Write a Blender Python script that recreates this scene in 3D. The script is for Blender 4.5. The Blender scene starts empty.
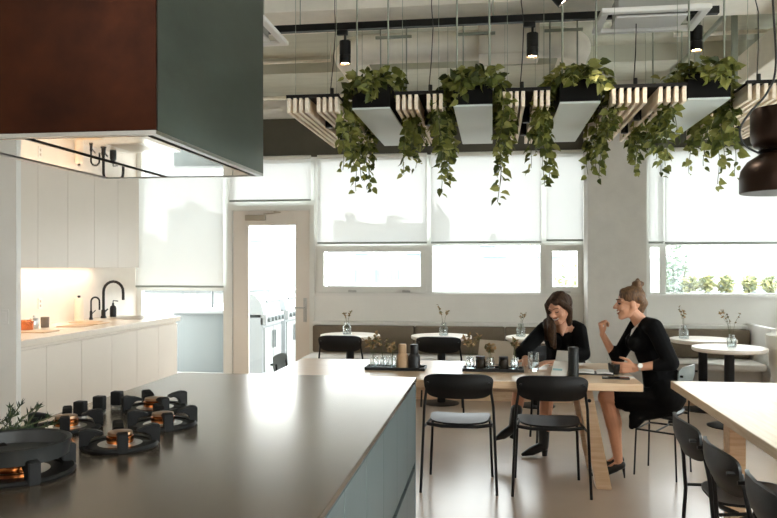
import bpy, bmesh, math, random
from mathutils import Vector, Matrix, Euler
V = Vector
sc = bpy.context.scene
COL = sc.collection
RNG = random.Random(7)
pi = math.pi
def lin(c):
    c /= 255.0
    return c/12.92 if c <= .04045 else ((c+.055)/1.055)**2.4
def S(r, g, b): return (lin(r), lin(g), lin(b), 1)

# ------------------------------------------------------------------ materials
MATS = {}
def mat(name, col, rough=.5, metal=0, var=0, vscale=8, bump=0, bscale=60, spec=.5, col2=None, stretch=(1,1,1), sheen=0, rvar=0):
    if name in MATS: return MATS[name]
    m = bpy.data.materials.new(name); m.use_nodes = True
    nt = m.node_tree; N = nt.nodes; L = nt.links
    b = N['Principled BSDF']
    b.inputs['Base Color'].default_value = col
    b.inputs['Roughness'].default_value = rough
    b.inputs['Metallic'].default_value = metal
    b.inputs['Specular IOR Level'].default_value = spec
    if sheen: b.inputs['Sheen Weight'].default_value = sheen
    if var or bump or col2 or rvar:
        tc = N.new('ShaderNodeTexCoord'); mp = N.new('ShaderNodeMapping')
        mp.inputs['Scale'].default_value = stretch
        L.new(tc.outputs['Object'], mp.inputs['Vector'])
        n = N.new('ShaderNodeTexNoise'); n.inputs['Scale'].default_value = vscale
        n.inputs['Detail'].default_value = 5; n.inputs['Roughness'].default_value = .6
        L.new(mp.outputs[0], n.inputs['Vector'])
        r = N.new('ShaderNodeValToRGB')
        c2 = col2 if col2 else tuple(min(1, c*(1+var)) for c in col[:3])+(1,)
        c1 = col if col2 else tuple(c*(1-var) for c in col[:3])+(1,)
        r.color_ramp.elements[0].position = .35; r.color_ramp.elements[1].position = .65
        r.color_ramp.elements[0].color = c1; r.color_ramp.elements[1].color = c2
        L.new(n.outputs['Fac'], r.inputs['Fac'])
        if var or col2: L.new(r.outputs[0], b.inputs['Base Color'])
        if rvar:
            mr = N.new('ShaderNodeMapRange'); mr.inputs['To Min'].default_value = max(.02, rough-rvar); mr.inputs['To Max'].default_value = rough+rvar
            L.new(n.outputs['Fac'], mr.inputs['Value']); L.new(mr.outputs[0], b.inputs['Roughness'])
        if bump:
            n2 = N.new('ShaderNodeTexNoise'); n2.inputs['Scale'].default_value = bscale; n2.inputs['Detail'].default_value = 4
            L.new(mp.outputs[0], n2.inputs['Vector'])
            bp = N.new('ShaderNodeBump'); bp.inputs['Strength'].default_value = bump; bp.inputs['Distance'].default_value = .01
            L.new(n2.outputs['Fac'], bp.inputs['Height']); L.new(bp.outputs[0], b.inputs['Normal'])
    MATS[name] = m
    return m
def glass_mat(name, tint=(1,1,1,1), refl=.06, rough=.02):
    m = bpy.data.materials.new(name); m.use_nodes = True
    nt = m.node_tree; N = nt.nodes; L = nt.links; N.clear()
    o = N.new('ShaderNodeOutputMaterial'); mx = N.new('ShaderNodeMixShader')
    t = N.new('ShaderNodeBsdfTransparent'); t.inputs[0].default_value = tint
    g = N.new('ShaderNodeBsdfGlossy'); g.inputs['Roughness'].default_value = rough
    lw = N.new('ShaderNodeLayerWeight'); lw.inputs['Blend'].default_value = .12
    mm = N.new('ShaderNodeMath'); mm.operation = 'MULTIPLY_ADD'; mm.inputs[1].default_value = .6; mm.inputs[2].default_value = refl
    L.new(lw.outputs['Fresnel'], mm.inputs[0]); L.new(mm.outputs[0], mx.inputs[0])
    L.new(t.outputs[0], mx.inputs[1]); L.new(g.outputs[0], mx.inputs[2]); L.new(mx.outputs[0], o.inputs[0])
    MATS[name] = m
    return m
def emit_mat(name, col, s):
    m = bpy.data.materials.new(name); m.use_nodes = True
    b = m.node_tree.nodes['Principled BSDF']
    b.inputs['Base Color'].default_value = col; b.inputs['Emission Color'].default_value = col; b.inputs['Emission Strength'].default_value = s
    MATS[name] = m
    return m
def blind_mat(name, col, trans, see):
    m = bpy.data.materials.new(name); m.use_nodes = True
    nt = m.node_tree; N = nt.nodes; L = nt.links; N.clear()
    o = N.new('ShaderNodeOutputMaterial')
    d = N.new('ShaderNodeBsdfDiffuse'); d.inputs[0].default_value = col
    t = N.new('ShaderNodeBsdfTranslucent'); t.inputs[0].default_value = col
    p = N.new('ShaderNodeBsdfTransparent')
    tc = N.new('ShaderNodeTexCoord'); w = N.new('ShaderNodeTexNoise'); w.inputs['Scale'].default_value = 400
    bp = N.new('ShaderNodeBump'); bp.inputs['Strength'].default_value = .05
    L.new(tc.outputs['Object'], w.inputs['Vector']); L.new(w.outputs['Fac'], bp.inputs['Height']); L.new(bp.outputs[0], d.inputs['Normal'])
    a = N.new('ShaderNodeMixShader'); a.inputs[0].default_value = trans
    b = N.new('ShaderNodeMixShader'); b.inputs[0].default_value = see
    L.new(d.outputs[0], a.inputs[1]); L.new(t.outputs[0], a.inputs[2]); L.new(a.outputs[0], b.inputs[1]); L.new(p.outputs[0], b.inputs[2]); L.new(b.outputs[0], o.inputs[0])
    MATS[name] = m
    return m
def leaf_mat(name, cols, trans=.4):
    m = bpy.data.materials.new(name); m.use_nodes = True
    nt = m.node_tree; N = nt.nodes; L = nt.links
    b = N['Principled BSDF']; b.inputs['Roughness'].default_value = .45; b.inputs['Specular IOR Level'].default_value = .3
    g = N.new('ShaderNodeNewGeometry'); r = N.new('ShaderNodeValToRGB')
    e = r.color_ramp.elements
    e[0].color = cols[0]; e[1].color = cols[-1]
    for i, c in enumerate(cols[1:-1]):
        x = e.new((i+1)/(len(cols)-1)); x.color = c
    L.new(g.outputs['Random Per Island'], r.inputs['Fac']); L.new(r.outputs[0], b.inputs['Base Color'])
    t = N.new('ShaderNodeBsdfTranslucent'); L.new(r.outputs[0], t.inputs[0])
    mx = N.new('ShaderNodeMixShader'); mx.inputs[0].default_value = trans
    L.new(b.outputs[0], mx.inputs[1]); L.new(t.outputs[0], mx.inputs[2]); L.new(mx.outputs[0], N['Material Output'].inputs[0])
    MATS[name] = m
    return m
def wood_mat(name, c1, c2, rough=.45, scale=(1,14,14), ns=3.0):
    m = bpy.data.materials.new(name); m.use_nodes = True
    nt = m.node_tree; N = nt.nodes; L = nt.links; b = N['Principled BSDF']; b.inputs['Roughness'].default_value = rough
    tc = N.new('ShaderNodeTexCoord'); mp = N.new('ShaderNodeMapping'); mp.inputs['Scale'].default_value = scale
    n = N.new('ShaderNodeTexNoise'); n.inputs['Scale'].default_value = ns; n.inputs['Detail'].default_value = 6; n.inputs['Distortion'].default_value = .6
    r = N.new('ShaderNodeValToRGB'); r.color_ramp.elements[0].position = .36; r.color_ramp.elements[1].position = .62
    r.color_ramp.elements[0].color = c1; r.color_ramp.elements[1].color = c2
    L.new(tc.outputs['Object'], mp.inputs[0]); L.new(mp.outputs[0], n.inputs['Vector']); L.new(n.outputs['Fac'], r.inputs[0]); L.new(r.outputs[0], b.inputs['Base Color'])
    bp = N.new('ShaderNodeBump'); bp.inputs['Strength'].default_value = .06; L.new(n.outputs['Fac'], bp.inputs['Height']); L.new(bp.outputs[0], b.inputs['Normal'])
    MATS[name] = m
    return m
def facade_mat(name, wall, win, sx, sz, n=None):
    m = bpy.data.materials.new(name); m.use_nodes = True
    nt = m.node_tree; N = nt.nodes; L = nt.links; b = N['Principled BSDF']; b.inputs['Roughness'].default_value = .9
    tc = N.new('ShaderNodeTexCoord'); sp = N.new('ShaderNodeSeparateXYZ'); cb = N.new('ShaderNodeCombineXYZ')
    L.new(tc.outputs['Object'], sp.inputs[0])
    ad = N.new('ShaderNodeMath'); ad.operation = 'ADD'; L.new(sp.outputs[0], ad.inputs[0]); L.new(sp.outputs[1], ad.inputs[1])
    L.new(ad.outputs[0], cb.inputs[0]); L.new(sp.outputs[2], cb.inputs[1])
    br = N.new('ShaderNodeTexBrick'); br.offset = 0; br.inputs['Scale'].default_value = 1
    br.inputs['Brick Width'].default_value = sx; br.inputs['Row Height'].default_value = sz; br.inputs['Mortar Size'].default_value = min(sx, sz)*.3
    br.inputs['Color1'].default_value = win; br.inputs['Color2'].default_value = win; br.inputs['Mortar'].default_value = wall
    L.new(cb.outputs[0], br.inputs['Vector']); L.new(br.outputs[0], b.inputs['Base Color'])
    MATS[name] = m
    return m

WHITE = mat('white_paint', S(226,224,220), .6, var=.02, vscale=3)
WALLW = mat('wall_paint', S(230,228,223), .7, var=.025, vscale=2, bump=.03, bscale=120)
CONC = mat('column_concrete', S(203,200,194), .75, var=.05, vscale=4, bump=.08, bscale=50)
CEIL = mat('ceiling_concrete', S(196,196,182), .85, var=.06, vscale=2.5, bump=.06, bscale=40, stretch=(1,4,1))
DARKBAND = mat('spandrel_paint', S(78,76,66), .6, var=.05)
FLOOR = mat('polished_concrete', S(180,161,145), .24, var=.035, vscale=1.3, spec=.5)
WALNUT = wood_mat('walnut_panelling', S(60,40,30), S(84,58,44), .5, (6,6,1))
ALU = mat('window_frame_paint', S(222,222,217), .5)
CREAM = mat('cabinet_lacquer', S(224,214,202), .45, var=.01, vscale=3)
QUARTZ = mat('white_quartz', S(232,222,208), .25, var=.03, vscale=20)
PLASTER = mat('backsplash_tile', S(232,222,210), .4, var=.02)
BLACKM = mat('matt_black_metal', S(13,13,13), .45, 0, spec=.35)
BLACKP = mat('black_plastic', S(16,16,17), .45)
STEELD = mat('patinated_steel', S(82,91,84), .36, .85, var=.16, vscale=3.5, bump=.02, bscale=90, stretch=(1,1,2.2), rvar=.06)
PATINAWARM = mat('warm_lit_patina', S(56,27,12), .38, .9, col2=S(34,15,7), vscale=3, bump=.02, bscale=120, rvar=.08)  # warm room light painted as brown into the hood front's steel patina
ISTOP = mat('island_worktop_steel', S(130,118,104), .21, .8, var=.05, vscale=5, bump=.004, bscale=140)
ISFRONT = mat('island_front_lacquer', S(78,90,91), .42, .25, var=.04, vscale=4)
GAPBLK = mat('shadow_gap_black', S(14,15,16), .6)
MIRROR = mat('polished_stainless', S(208,208,203), .02, 1)
STAIN = mat('brushed_stainless', S(190,190,186), .28, 1, var=.05, vscale=30, stretch=(1,20,1))
BRASS = mat('burner_brass', S(200,120,66), .22, 1)
CAST = mat('cast_iron', S(11,11,11), .55, 0, spec=.2, bump=.05, bscale=200)
OAK = wood_mat('pale_oak', S(206,172,138), S(221,193,161), .3, (1.2,16,16))
OAKY = wood_mat('pale_oak_lengthwise', S(210,186,157), S(224,204,178), .36, (16,1.2,16))
SLAT = wood_mat('slat_wood', S(228,212,190), S(238,226,208), .5, (20,1.5,20))
FELT = mat('black_felt', S(22,19,17), .95)
PLANTBOX = mat('planter_black', S(10,9,8), .75, spec=.15)
PLANTBASE = mat('planter_underside_grey', S(196,206,204), .45)
DUCT = mat('duct_cover_fabric', S(242,236,223), .75, var=.05, vscale=6, bump=.08, bscale=25)
TAUPE = mat('banquette_taupe_fabric', S(118,106,90), .9, var=.08, vscale=90, bump=.1, bscale=300)
SEATG = mat('banquette_seat_fabric', S(205,200,192), .85, var=.04, vscale=80, bump=.1, bscale=300)
TOPW = mat('round_table_top', S(236,226,214), .35, var=.02)
VENEER = mat('black_stained_veneer', S(13,13,13), .42, var=.2, vscale=10, bump=.03, bscale=120, stretch=(1,8,1), spec=.35)
SHEENV = mat('veneer_sheen_grey', S(112,118,116), .35, var=.05)  # grey of a window reflection, meant for dark veneer
GLASS = glass_mat('clear_window_glass', (.97,.985,.98,1), .03)
GLASSV = glass_mat('clear_vessel_glass', (.93,.95,.95,1), .1)
BLIND = blind_mat('white_screen_fabric', (.87,.89,.88,1), .09, .036)
BLINDG = blind_mat('sheer_screen_fabric', (.84,.86,.84,1), .115, .026)
LEAF = leaf_mat('pothos_leaf', [S(58,68,32), S(96,104,50), S(130,134,68), S(158,158,96)], .45)
SPRIG = leaf_mat('dried_sprig', [S(96,92,62), S(150,130,96), S(176,140,100), S(90,100,70)], .3)
HERB = leaf_mat('herb_leaf', [S(30,44,28), S(54,72,46)], .2)
STEM = mat('green_stem', S(84,88,52), .6)
SKIN = mat('skin', S(206,152,122), .5, var=.05, vscale=14, bump=.02)
HAIRB = mat('brown_hair', S(40,27,18), .65, col2=S(78,54,36), vscale=16, bump=.6, bscale=60, stretch=(5,5,.5), spec=.25)
HAIRL = mat('light_brown_hair', S(66,45,30), .58, col2=S(124,90,58), vscale=16, bump=.5, bscale=60, stretch=(5,5,1.2))
CLOTH = mat('black_knit', S(11,11,12), .9, var=.15, vscale=60, bump=.15, bscale=150, spec=.15)
CLOTH2 = mat('black_dress_cloth', S(10,10,11), .85, bump=.1, bscale=80, spec=.15)
SHOE = mat('black_leather', S(14,14,14), .3)
LIP = mat('lip', S(160,84,74), .4)
TEETH = mat('teeth', S(236,230,222), .3)
LASH = mat('dark_lash', S(36,26,22), .6)
PAPER = mat('paper', S(236,234,230), .7)
KRAFT = mat('tan_ceramic', S(178,146,112), .6, var=.04)
BRONZE = mat('bronze_lamp_shade', S(46,31,23), .34, .75, var=.06)
COPPERI = mat('copper_lamp_inside', S(220,140,84), .4, .6)
COPPER = mat('copper_canister', S(206,122,80), .25, .9)
ROD = mat('grey_green_steel', S(146,152,138), .5, .1)
TERR = mat('terrace_pavers', S(150,149,146), .8, var=.05)
EXTW = mat('exterior_render', S(138,140,140), .9, var=.03)
EXTM = mat('exterior_metal', S(94,100,100), .5, .2)
GRILLM = mat('grill_stainless', S(150,154,156), .5, .1)
WATER = glass_mat('drinking_water', (.9,.94,.95,1), .1)

# ------------------------------------------------------------------ mesh builder
class MB:
    def __init__(s): s.v = []; s.f = []
    def add(s, vs, fs, M=None):
        o = len(s.v)
        s.v += [tuple(M @ V(p)) if M else tuple(p) for p in vs]
        s.f += [tuple(i+o for i in f) for f in fs]
        return s
    def box(s, x0, x1, y0, y1, z0, z1, M=None):
        vs = [(x,y,z) for z in (z0,z1) for y in (y0,y1) for x in (x0,x1)]
        return s.add(vs, [(0,2,3,1),(4,5,7,6),(0,1,5,4),(2,6,7,3),(0,4,6,2),(1,3,7,5)], M)
    def bbox(s, x0, x1, y0, y1, z0, z1, r=.005, M=None):   # rounded (chamfered) box
        bm = bmesh.new(); bmesh.ops.create_cube(bm, size=1)
        for v in bm.verts: v.co = V(((x0+x1)/2+v.co.x*(x1-x0), (y0+y1)/2+v.co.y*(y1-y0), (z0+z1)/2+v.co.z*(z1-z0)))
        r = min(r, .45*min(x1-x0, y1-y0, z1-z0))
        bmesh.ops.bevel(bm, geom=bm.edges[:], offset=r, segments=2, affect='EDGES', profile=.5)
        bm.verts.index_update()
        s.add([v.co.copy() for v in bm.verts], [[v.index for v in f.verts] for f in bm.faces], M); bm.free()
        return s
    def prism(s, pts, h0, h1, axis='z'):
        n = len(pts)
        def P(a, b, h): return (a,b,h) if axis == 'z' else ((a,h,b) if axis == 'y' else (h,a,b))
        vs = [P(a,b,h0) for a,b in pts]+[P(a,b,h1) for a,b in pts]
        return s.add(vs, [tuple(range(n))[::-1], tuple(range(n,2*n))]+[(i,(i+1)%n,n+(i+1)%n,n+i) for i in range(n)])
    def hexa(s, b, t):   # bottom quad, top quad
        return s.add(list(b)+list(t), [(3,2,1,0),(4,5,6,7),(0,1,5,4),(1,2,6,5),(2,3,7,6),(3,0,4,7)])
    def tube(s, pts, r, n=8, cap=True):
        pts = [V(p) for p in pts]; m = len(pts)
        rs = r if isinstance(r, (list, tuple)) else [r]*m
        d0 = (pts[1]-pts[0]).normalized()
        u = d0.orthogonal().normalized(); vs = []
        for i, p in enumerate(pts):
            d = ((pts[min(i+1,m-1)]-pts[i]).normalized()+(pts[i]-pts[max(i-1,0)]).normalized())
            d = d.normalized() if d.length > 1e-6 else d0
            u = (u-d*u.dot(d)); u = u.normalized() if u.length > 1e-6 else d.orthogonal().normalized()
            w = d.cross(u)
            vs += [p+(u*math.cos(2*pi*k/n)+w*math.sin(2*pi*k/n))*rs[i] for k in range(n)]
        fs = [(i*n+k, i*n+(k+1)%n, (i+1)*n+(k+1)%n, (i+1)*n+k) for i in range(m-1) for k in range(n)]
        if cap: fs += [tuple(range(n))[::-1], tuple(range((m-1)*n, m*n))]
        return s.add(vs, fs)
    def lathe(s, prof, c=(0,0,0), n=32, M=None):
        vs = []; m = len(prof)
        for r, z in prof: vs += [(c[0]+r*math.cos(2*pi*k/n), c[1]+r*math.sin(2*pi*k/n), c[2]+z) for k in range(n)]
        fs = [(i*n+k, i*n+(k+1)%n, (i+1)*n+(k+1)%n, (i+1)*n+k) for i in range(m-1) for k in range(n)]
        if prof[0][0] > 1e-5: fs.append(tuple(range(n))[::-1])
        if prof[-1][0] > 1e-5: fs.append(tuple(range((m-1)*n, m*n)))
        return s.add(vs, fs, M)
    def cap(s, a, b, ra, rb, n=12):      # tapered capsule
        a, b = V(a), V(b); d = b-a; L = d.length; d = d.normalized() if L > 1e-6 else V((0,0,1))
        u = d.orthogonal().normalized(); w = d.cross(u); rings = []
        for k in range(1, 5): t = -pi/2+k*pi/8; rings.append((a+d*ra*math.sin(t), ra*math.cos(t)))
        for k in range(0, 4): t = k*pi/8; rings.append((b+d*rb*math.sin(t), rb*math.cos(t)))
        vs = [a-d*ra]
        for c, r in rings: vs += [c+(u*math.cos(2*pi*k/n)+w*math.sin(2*pi*k/n))*r for k in range(n)]
        vs.append(b+d*rb); e = len(vs)-1; fs = [(0, 1+(k+1)%n, 1+k) for k in range(n)]
        for i in range(len(rings)-1):
            for k in range(n): fs.append((1+i*n+k, 1+i*n+(k+1)%n, 1+(i+1)*n+(k+1)%n, 1+(i+1)*n+k))
        q = 1+(len(rings)-1)*n
        fs += [(q+k, q+(k+1)%n, e) for k in range(n)]
        return s.add(vs, fs)
    def ell(s, c, r, R=None, n=16, m=10):
        vs = [(0,0,-1)]
        for i in range(1, m):
            t = -pi/2+pi*i/m
            vs += [(math.cos(t)*math.cos(2*pi*k/n), math.cos(t)*math.sin(2*pi*k/n), math.sin(t)) for k in range(n)]
        vs.append((0,0,1)); e = len(vs)-1
        fs = [(0, 1+(k+1)%n, 1+k) for k in range(n)]
        for i in range(m-2):
            for k in range(n): fs.append((1+i*n+k, 1+i*n+(k+1)%n, 1+(i+1)*n+(k+1)%n, 1+(i+1)*n+k))
        q = 1+(m-2)*n; fs += [(q+k, q+(k+1)%n, e) for k in range(n)]
        r = (r,r,r) if not isinstance(r, (tuple, list)) else r
        M = Matrix.Translation(V(c)) @ (R.to_4x4() if R is not None else Matrix.Identity(4)) @ Matrix.Diagonal((r[0],r[1],r[2],1))
        return s.add(vs, fs, M)
    def plate(s, fn, th, p=5, rings=6, n=40):   # rounded panel: fn(a,b)->point, a,b in [-1,1]
        pts = []
        def sq(t):
            c, d = math.cos(t), math.sin(t)
            return (math.copysign(abs(c)**(2/p), c), math.copysign(abs(d)**(2/p), d))
        uv = [(0,0)]+[(sq(2*pi*k/n)[0]*i/rings, sq(2*pi*k/n)[1]*i/rings) for i in range(1, rings+1) for k in range(n)]
        def nor(a, b):
            e = .01; return ((V(fn(a+e,b))-V(fn(a-e,b))).cross(V(fn(a,b+e))-V(fn(a,b-e)))).normalized()
        top = [V(fn(a,b))+nor(a,b)*th/2 for a,b in uv]; bot = [V(fn(a,b))-nor(a,b)*th/2 for a,b in uv]
        T = len(uv); fs = []
        for k in range(n): fs.append((0, 1+k, 1+(k+1)%n)); fs.append((T, T+1+(k+1)%n, T+1+k))
        for i in range(rings-1):
            for k in range(n):
                a, b, c, d = 1+i*n+k, 1+(i+1)*n+k, 1+(i+1)*n+(k+1)%n, 1+i*n+(k+1)%n
                fs.append((a,b,c,d)); fs.append((T+a,T+d,T+c,T+b))
        o = 1+(rings-1)*n
        for k in range(n): fs.append((o+k, T+o+k, T+o+(k+1)%n, o+(k+1)%n))
        return s.add(top+bot, fs)
    def leaf(s, c, d, nrm, L, W):   # heart-like folded leaf
        c, d = V(c), V(d).normalized(); nrm = V(nrm); nrm = (nrm-d*nrm.dot(d)); nrm = nrm.normalized() if nrm.length > 1e-4 else d.orthogonal().normalized()
        w = d.cross(nrm); f = W*.16
        q = lambda t, b, h: c+d*(t*L)+w*(b*W)+nrm*h
        vs = [q(0,0,0), q(.3,0,-f*.3), q(.65,0,-f*.4), q(1,0,-f*1.6), q(-.08,.22,f*.5), q(.2,.5,f), q(.55,.4,f*.6), q(-.08,-.22,f*.5), q(.2,-.5,f), q(.55,-.4,f*.6)]
        return s.add(vs, [(0,1,5,4),(1,2,6,5),(2,3,6),(0,7,8,1),(1,8,9,2),(2,9,3)])
    def build(s, name, m, parent=None, smooth=None, bevel=0):
        off = V(parent['_o']) if parent is not None and '_o' in parent.keys() else V((0,0,0))
        me = bpy.data.meshes.new(name); me.from_pydata([tuple(V(p)-off) for p in s.v], [], s.f); me.update()
        o = bpy.data.objects.new(name, me); COL.objects.link(o)
        if bevel or smooth is not None:
            bm = bmesh.new(); bm.from_mesh(me)
            if bevel: bmesh.ops.bevel(bm, geom=[e for e in bm.edges if len(e.link_faces) == 2 and e.calc_face_angle(0) > .6], offset=bevel, segments=2, affect='EDGES')
            if smooth is not None:
                for f in bm.faces: f.smooth = True
                for e in bm.edges: e.smooth = len(e.link_faces) == 2 and e.calc_face_angle(0) < math.radians(smooth)
            bm.to_mesh(me); bm.free()
        me.materials.append(m)
        if parent is not None: o.parent = parent; o['_o'] = tuple(off)
        return o
def fuse(mb, name, m, parent, voxel=.006, smooth=6):
    o = mb.build(name, m, parent)
    md = o.modifiers.new('r', 'REMESH'); md.mode = 'VOXEL'; md.voxel_size = voxel; md.use_smooth_shade = True
    if smooth: sm = o.modifiers.new('s', 'SMOOTH'); sm.iterations = smooth; sm.factor = .5
    dg = bpy.context.evaluated_depsgraph_get(); dg.update()
    me = bpy.data.meshes.new_from_object(o.evaluated_get(dg)); o.modifiers.clear()
    o.data = me
    if not me.materials: me.materials.append(m)
    for p in me.polygons: p.use_smooth = True
    return o

def thing(name, label, cat, loc=(0,0,0), group=None, rz=0, local=False):
    o = bpy.data.objects.new(name, None); COL.objects.link(o); o.location = loc; o.rotation_euler = (0,0,rz); o.empty_display_size = .1
    o['label'] = label; o['category'] = cat; o['_o'] = (0,0,0) if local else tuple(loc)
    if group: o['group'] = group
    return o
def tag(o, label, cat, group=None):
    o['label'] = label; o['category'] = cat
    if group: o['group'] = group
    return o
def solo(mb, name, m, label, cat, loc, group=None, **k):
    h = {'_o': loc}
    mb.v = [tuple(V(p)-V(loc)) for p in mb.v]
    o = mb.build(name, m, None, **k); o.location = loc
    return tag(o, label, cat, group)
def struct(o): o['kind'] = 'structure'; return o
def sempty(name, loc=(0,0,0)):
    o = bpy.data.objects.new(name, None); COL.objects.link(o); o.location = loc; o['kind'] = 'structure'; o['_o'] = tuple(loc); return o
def dup(root, loc, rz, label, group=None):
    r = root.copy(); COL.objects.link(r); r.location = loc; r.rotation_euler = (0,0,rz); r['label'] = label
    if group: r['group'] = group
    for ch in root.children:
        c = ch.copy(); COL.objects.link(c); c.parent = r
        for g in ch.children: d = g.copy(); COL.objects.link(d); d.parent = c
    return r

# ------------------------------------------------------------------ room shell
BY = 9.2; CH = 3.6
XL, XR = -4.55, 3.4
struct(MB().box(-5.2, XR+.2, -4.2, BY+.1, -.12, 0).build('floor', FLOOR))
struct(MB().box(-5.2, XR+.2, -4.2, BY+.1, CH, CH+.15).build('ceiling', CEIL))
struct(MB().box(XL-.15, XL, 5.45, BY+.1, 0, CH).build('wall_left', PLASTER))
struct(MB().box(-5.2, -3.66, 5.40, 5.46, 0, CH).build('wall_return', WALLW))
struct(MB().box(-5.2, -5.05, -4.2, 5.40, 0, CH).build('wall_side', WALLW))
struct(MB().box(-5.05, XR, -4.2, -4.05, 0, CH).build('wall_front', WALNUT))
b = MB().box(-2.2, XR, BY, BY+.15, 0, 1.165).box(-4.55, XR, BY, BY+.15, 3.36, CH).box(1.10, 1.79, BY, BY+.15, 1.165, 2.88).box(-2.1995, -2.1905, BY+.002, BY+.15, 0, 2.88)
struct(b.build('wall_back', WALLW))
struct(MB().box(-4.55, XR, BY-.03, BY+.12, 2.88, 3.36).build('trim_1', DARKBAND, bevel=.004))
struct(MB().box(1.06, 1.70, 8.75, BY, 0, CH).build('column', CONC, bevel=.006))
b = MB().box(XR, XR+.15, -4.2, BY, 0, .85).box(XR, XR+.15, -4.2, BY, 2.95, CH).box(XR, XR+.15, -4.2, -3.4, .85, 2.95).box(XR, XR+.15, 8.9, BY+.15, .85, 2.95)
struct(b.build('wall_right', WALLW))
struct(MB().box(-2.2, 3.38, BY-.045, BY, 1.15, 1.185).build('trim_2', WHITE, bevel=.004))
# ceiling beams
struct(MB().box(-4.55, XR, 5.46, 5.99, 3.4, CH).build('beam', mat('beam_concrete', S(240,234,222), .8, var=.04)))
struct(MB().box(-4.55, XR, 7.35, 7.75, 3.44, CH).build('beam', CEIL))
# windows
def frame(mb, x0, x1, z0, z1, t, y0=BY+.0, y1=BY+.09):
    return mb.box(x0, x1, y0, y1, z0, z0+t).box(x0, x1, y0, y1, z1-t, z1).box(x0, x0+t, y0, y1, z0+t, z1-t).box(x1-t, x1, y0, y1, z0+t, z1-t)
WN = [0]
def window(x0, x1, z0, z1, t=.04, transom=None, hopper=False, latch=False):
    WN[0] += 1
    w = sempty('window_%d' % WN[0], ((x0+x1)/2, BY, z0))
    f = frame(MB(), x0, x1, z0, z1, t)
    if transom: f.box(x0+t, x1-t, BY, BY+.09, transom-.022, transom+.022)
    if hopper: frame(f, x0+t*.6, x1-t*.6, z0+t*.6, transom-.02, .075, BY-.02, BY+.06)
    f.build('window_frame', ALU, w, bevel=.003)
    if latch:
        for k in latch: MB().box(k-.05, k+.05, BY-.04, BY-.02, z0+.03, z0+.055).box(k-.045, k-.01, BY-.055, BY-.04, z0+.045, z0+.06).build('latch', STAIN, w, bevel=.002)
    MB().box(x0+t, x1-t, BY+.04, BY+.048, z0+t, z1-t).build('glass', GLASS, w)
window(-4.55, -3.33, .03, 2.88, .06, 1.225)
window(-3.33, -2.2, 2.28, 2.88, .06)
window(-2.19, -.77, 1.165, 2.88, .05, 1.79, True, (-1.72, -1.05))
window(-.77, .595, 1.165, 2.88, .035, 1.79)
window(.595, 1.10, 1.165, 2.88, .05, 1.79, True, (.86,))
window(1.79, 1.975, 1.165, 2.88, .04, 1.76)
window(1.975, 3.4, 1.165, 2.88, .035, 1.78)
# glazing along the right wall
for i, (y0, y1) in enumerate([(-3.4,-.4),(-.4,2.7),(2.7,5.8),(5.8,8.9)]):
    WN[0] += 1
    w = sempty('window_%d' % WN[0], (XR, (y0+y1)/2, .85))
    f = MB()
    f.box(XR, XR+.09, y0, y1, .85, .9).box(XR, XR+.09, y0, y1, 2.9, 2.95).box(XR, XR+.09, y0, y0+.05, .9, 2.9).box(XR, XR+.09, y1-.05, y1, .9, 2.9).box(XR, XR+.09, y0+.05, y1-.05, 1.77, 1.81)
    f.build('window_frame', ALU, w); MB().box(XR+.04, XR+.048, y0+.05, y1-.05, .9, 2.9).build('glass', GLASS, w)
# door
d = sempty('door_1', (-2.76, BY, 0))
f = frame(MB(), -3.33, -2.2, -.01, 2.28, .065, BY-.02, BY+.09); f.build('door_frame', ALU, d, bevel=.003)
lf = MB().box(-3.26, -3.06, BY, BY+.05, .02, 2.213).box(-2.45, -2.266, BY, BY+.05, .02, 2.213).box(-3.06, -2.45, BY, BY+.05, 2.03, 2.213).box(-3.06, -2.45, BY, BY+.05, .02, .16)
leaf = lf.build('door_leaf', mat('door_paint', S(224,217,208), .5), d, bevel=.004)
MB().box(-3.06, -2.45, BY+.02, BY+.028, .16, 2.03).build('glass', GLASS, d)
MB().bbox(-3.09, -2.83, BY-.05, BY, 2.09, 2.16, .006).tube([(-2.85,BY-.03,2.17),(-2.62,BY-.08,2.185),(-2.72,BY-.02,2.2)], .008).build('door_closer', mat('closer_bronze', S(178,168,152), .4, .4), d)
MB().bbox(-2.345, -2.305, BY-.015, BY, .82, 1.12, .004).tube([(-2.325,BY-.01,1.0),(-2.325,BY-.06,1.0),(-2.45,BY-.06,1.0)], .009).tube([(-2.325,BY-.01,.87),(-2.325,BY-.03,.87)], .016).build('door_handle', STAIN, d, smooth=40)
# blinds
HEM = mat('hem_bar_grey', S(150,156,151), .5)
def blind(x0, x1, z0, z1, label, m, y=BY-.05):
    t = thing('roller_blind', label, 'blind', ((x0+x1)/2, y, z0), 'roller blinds at the windows')
    MB().add([(x0,y,z0+.02),(x1,y,z0+.02),(x1,y,z1),(x0,y,z1)], [(0,1,2,3)]).build('fabric', m, t)
    MB().bbox(x0, x1, y-.01, y+.01, z0, z0+.025, .004).build('hem_bar', HEM, t)
    MB().tube([(x0, y, z1-.01), (x1, y, z1-.01)], .024, 12).build('roller', ALU, t, smooth=40)
blind(-4.54, -3.37, 1.245, 2.88, 'sheer grey-white roller blind in the window beside the kitchen counter', BLINDG)
blind(-3.29, -2.24, 2.325, 2.88, 'short white roller blind in the transom above the glass door', BLIND)
blind(-2.155, -.795, 1.79, 2.88, 'white roller blind half down just right of the door', BLIND)
blind(-.745, .572, 1.79, 2.88, 'white roller blind in the middle window behind the two bottles', BLIND)
blind(.63, 1.057, 1.81, 2.88, 'narrow white roller blind just left of the concrete column', BLIND)
blind(1.80, 1.968, 1.78, 2.88, 'very narrow white roller blind strip right of the concrete column', BLIND)
blind(1.98, 3.33, 1.77, 2.88, 'wide white roller blind in the window above the planter shrubs', BLIND)

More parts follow.
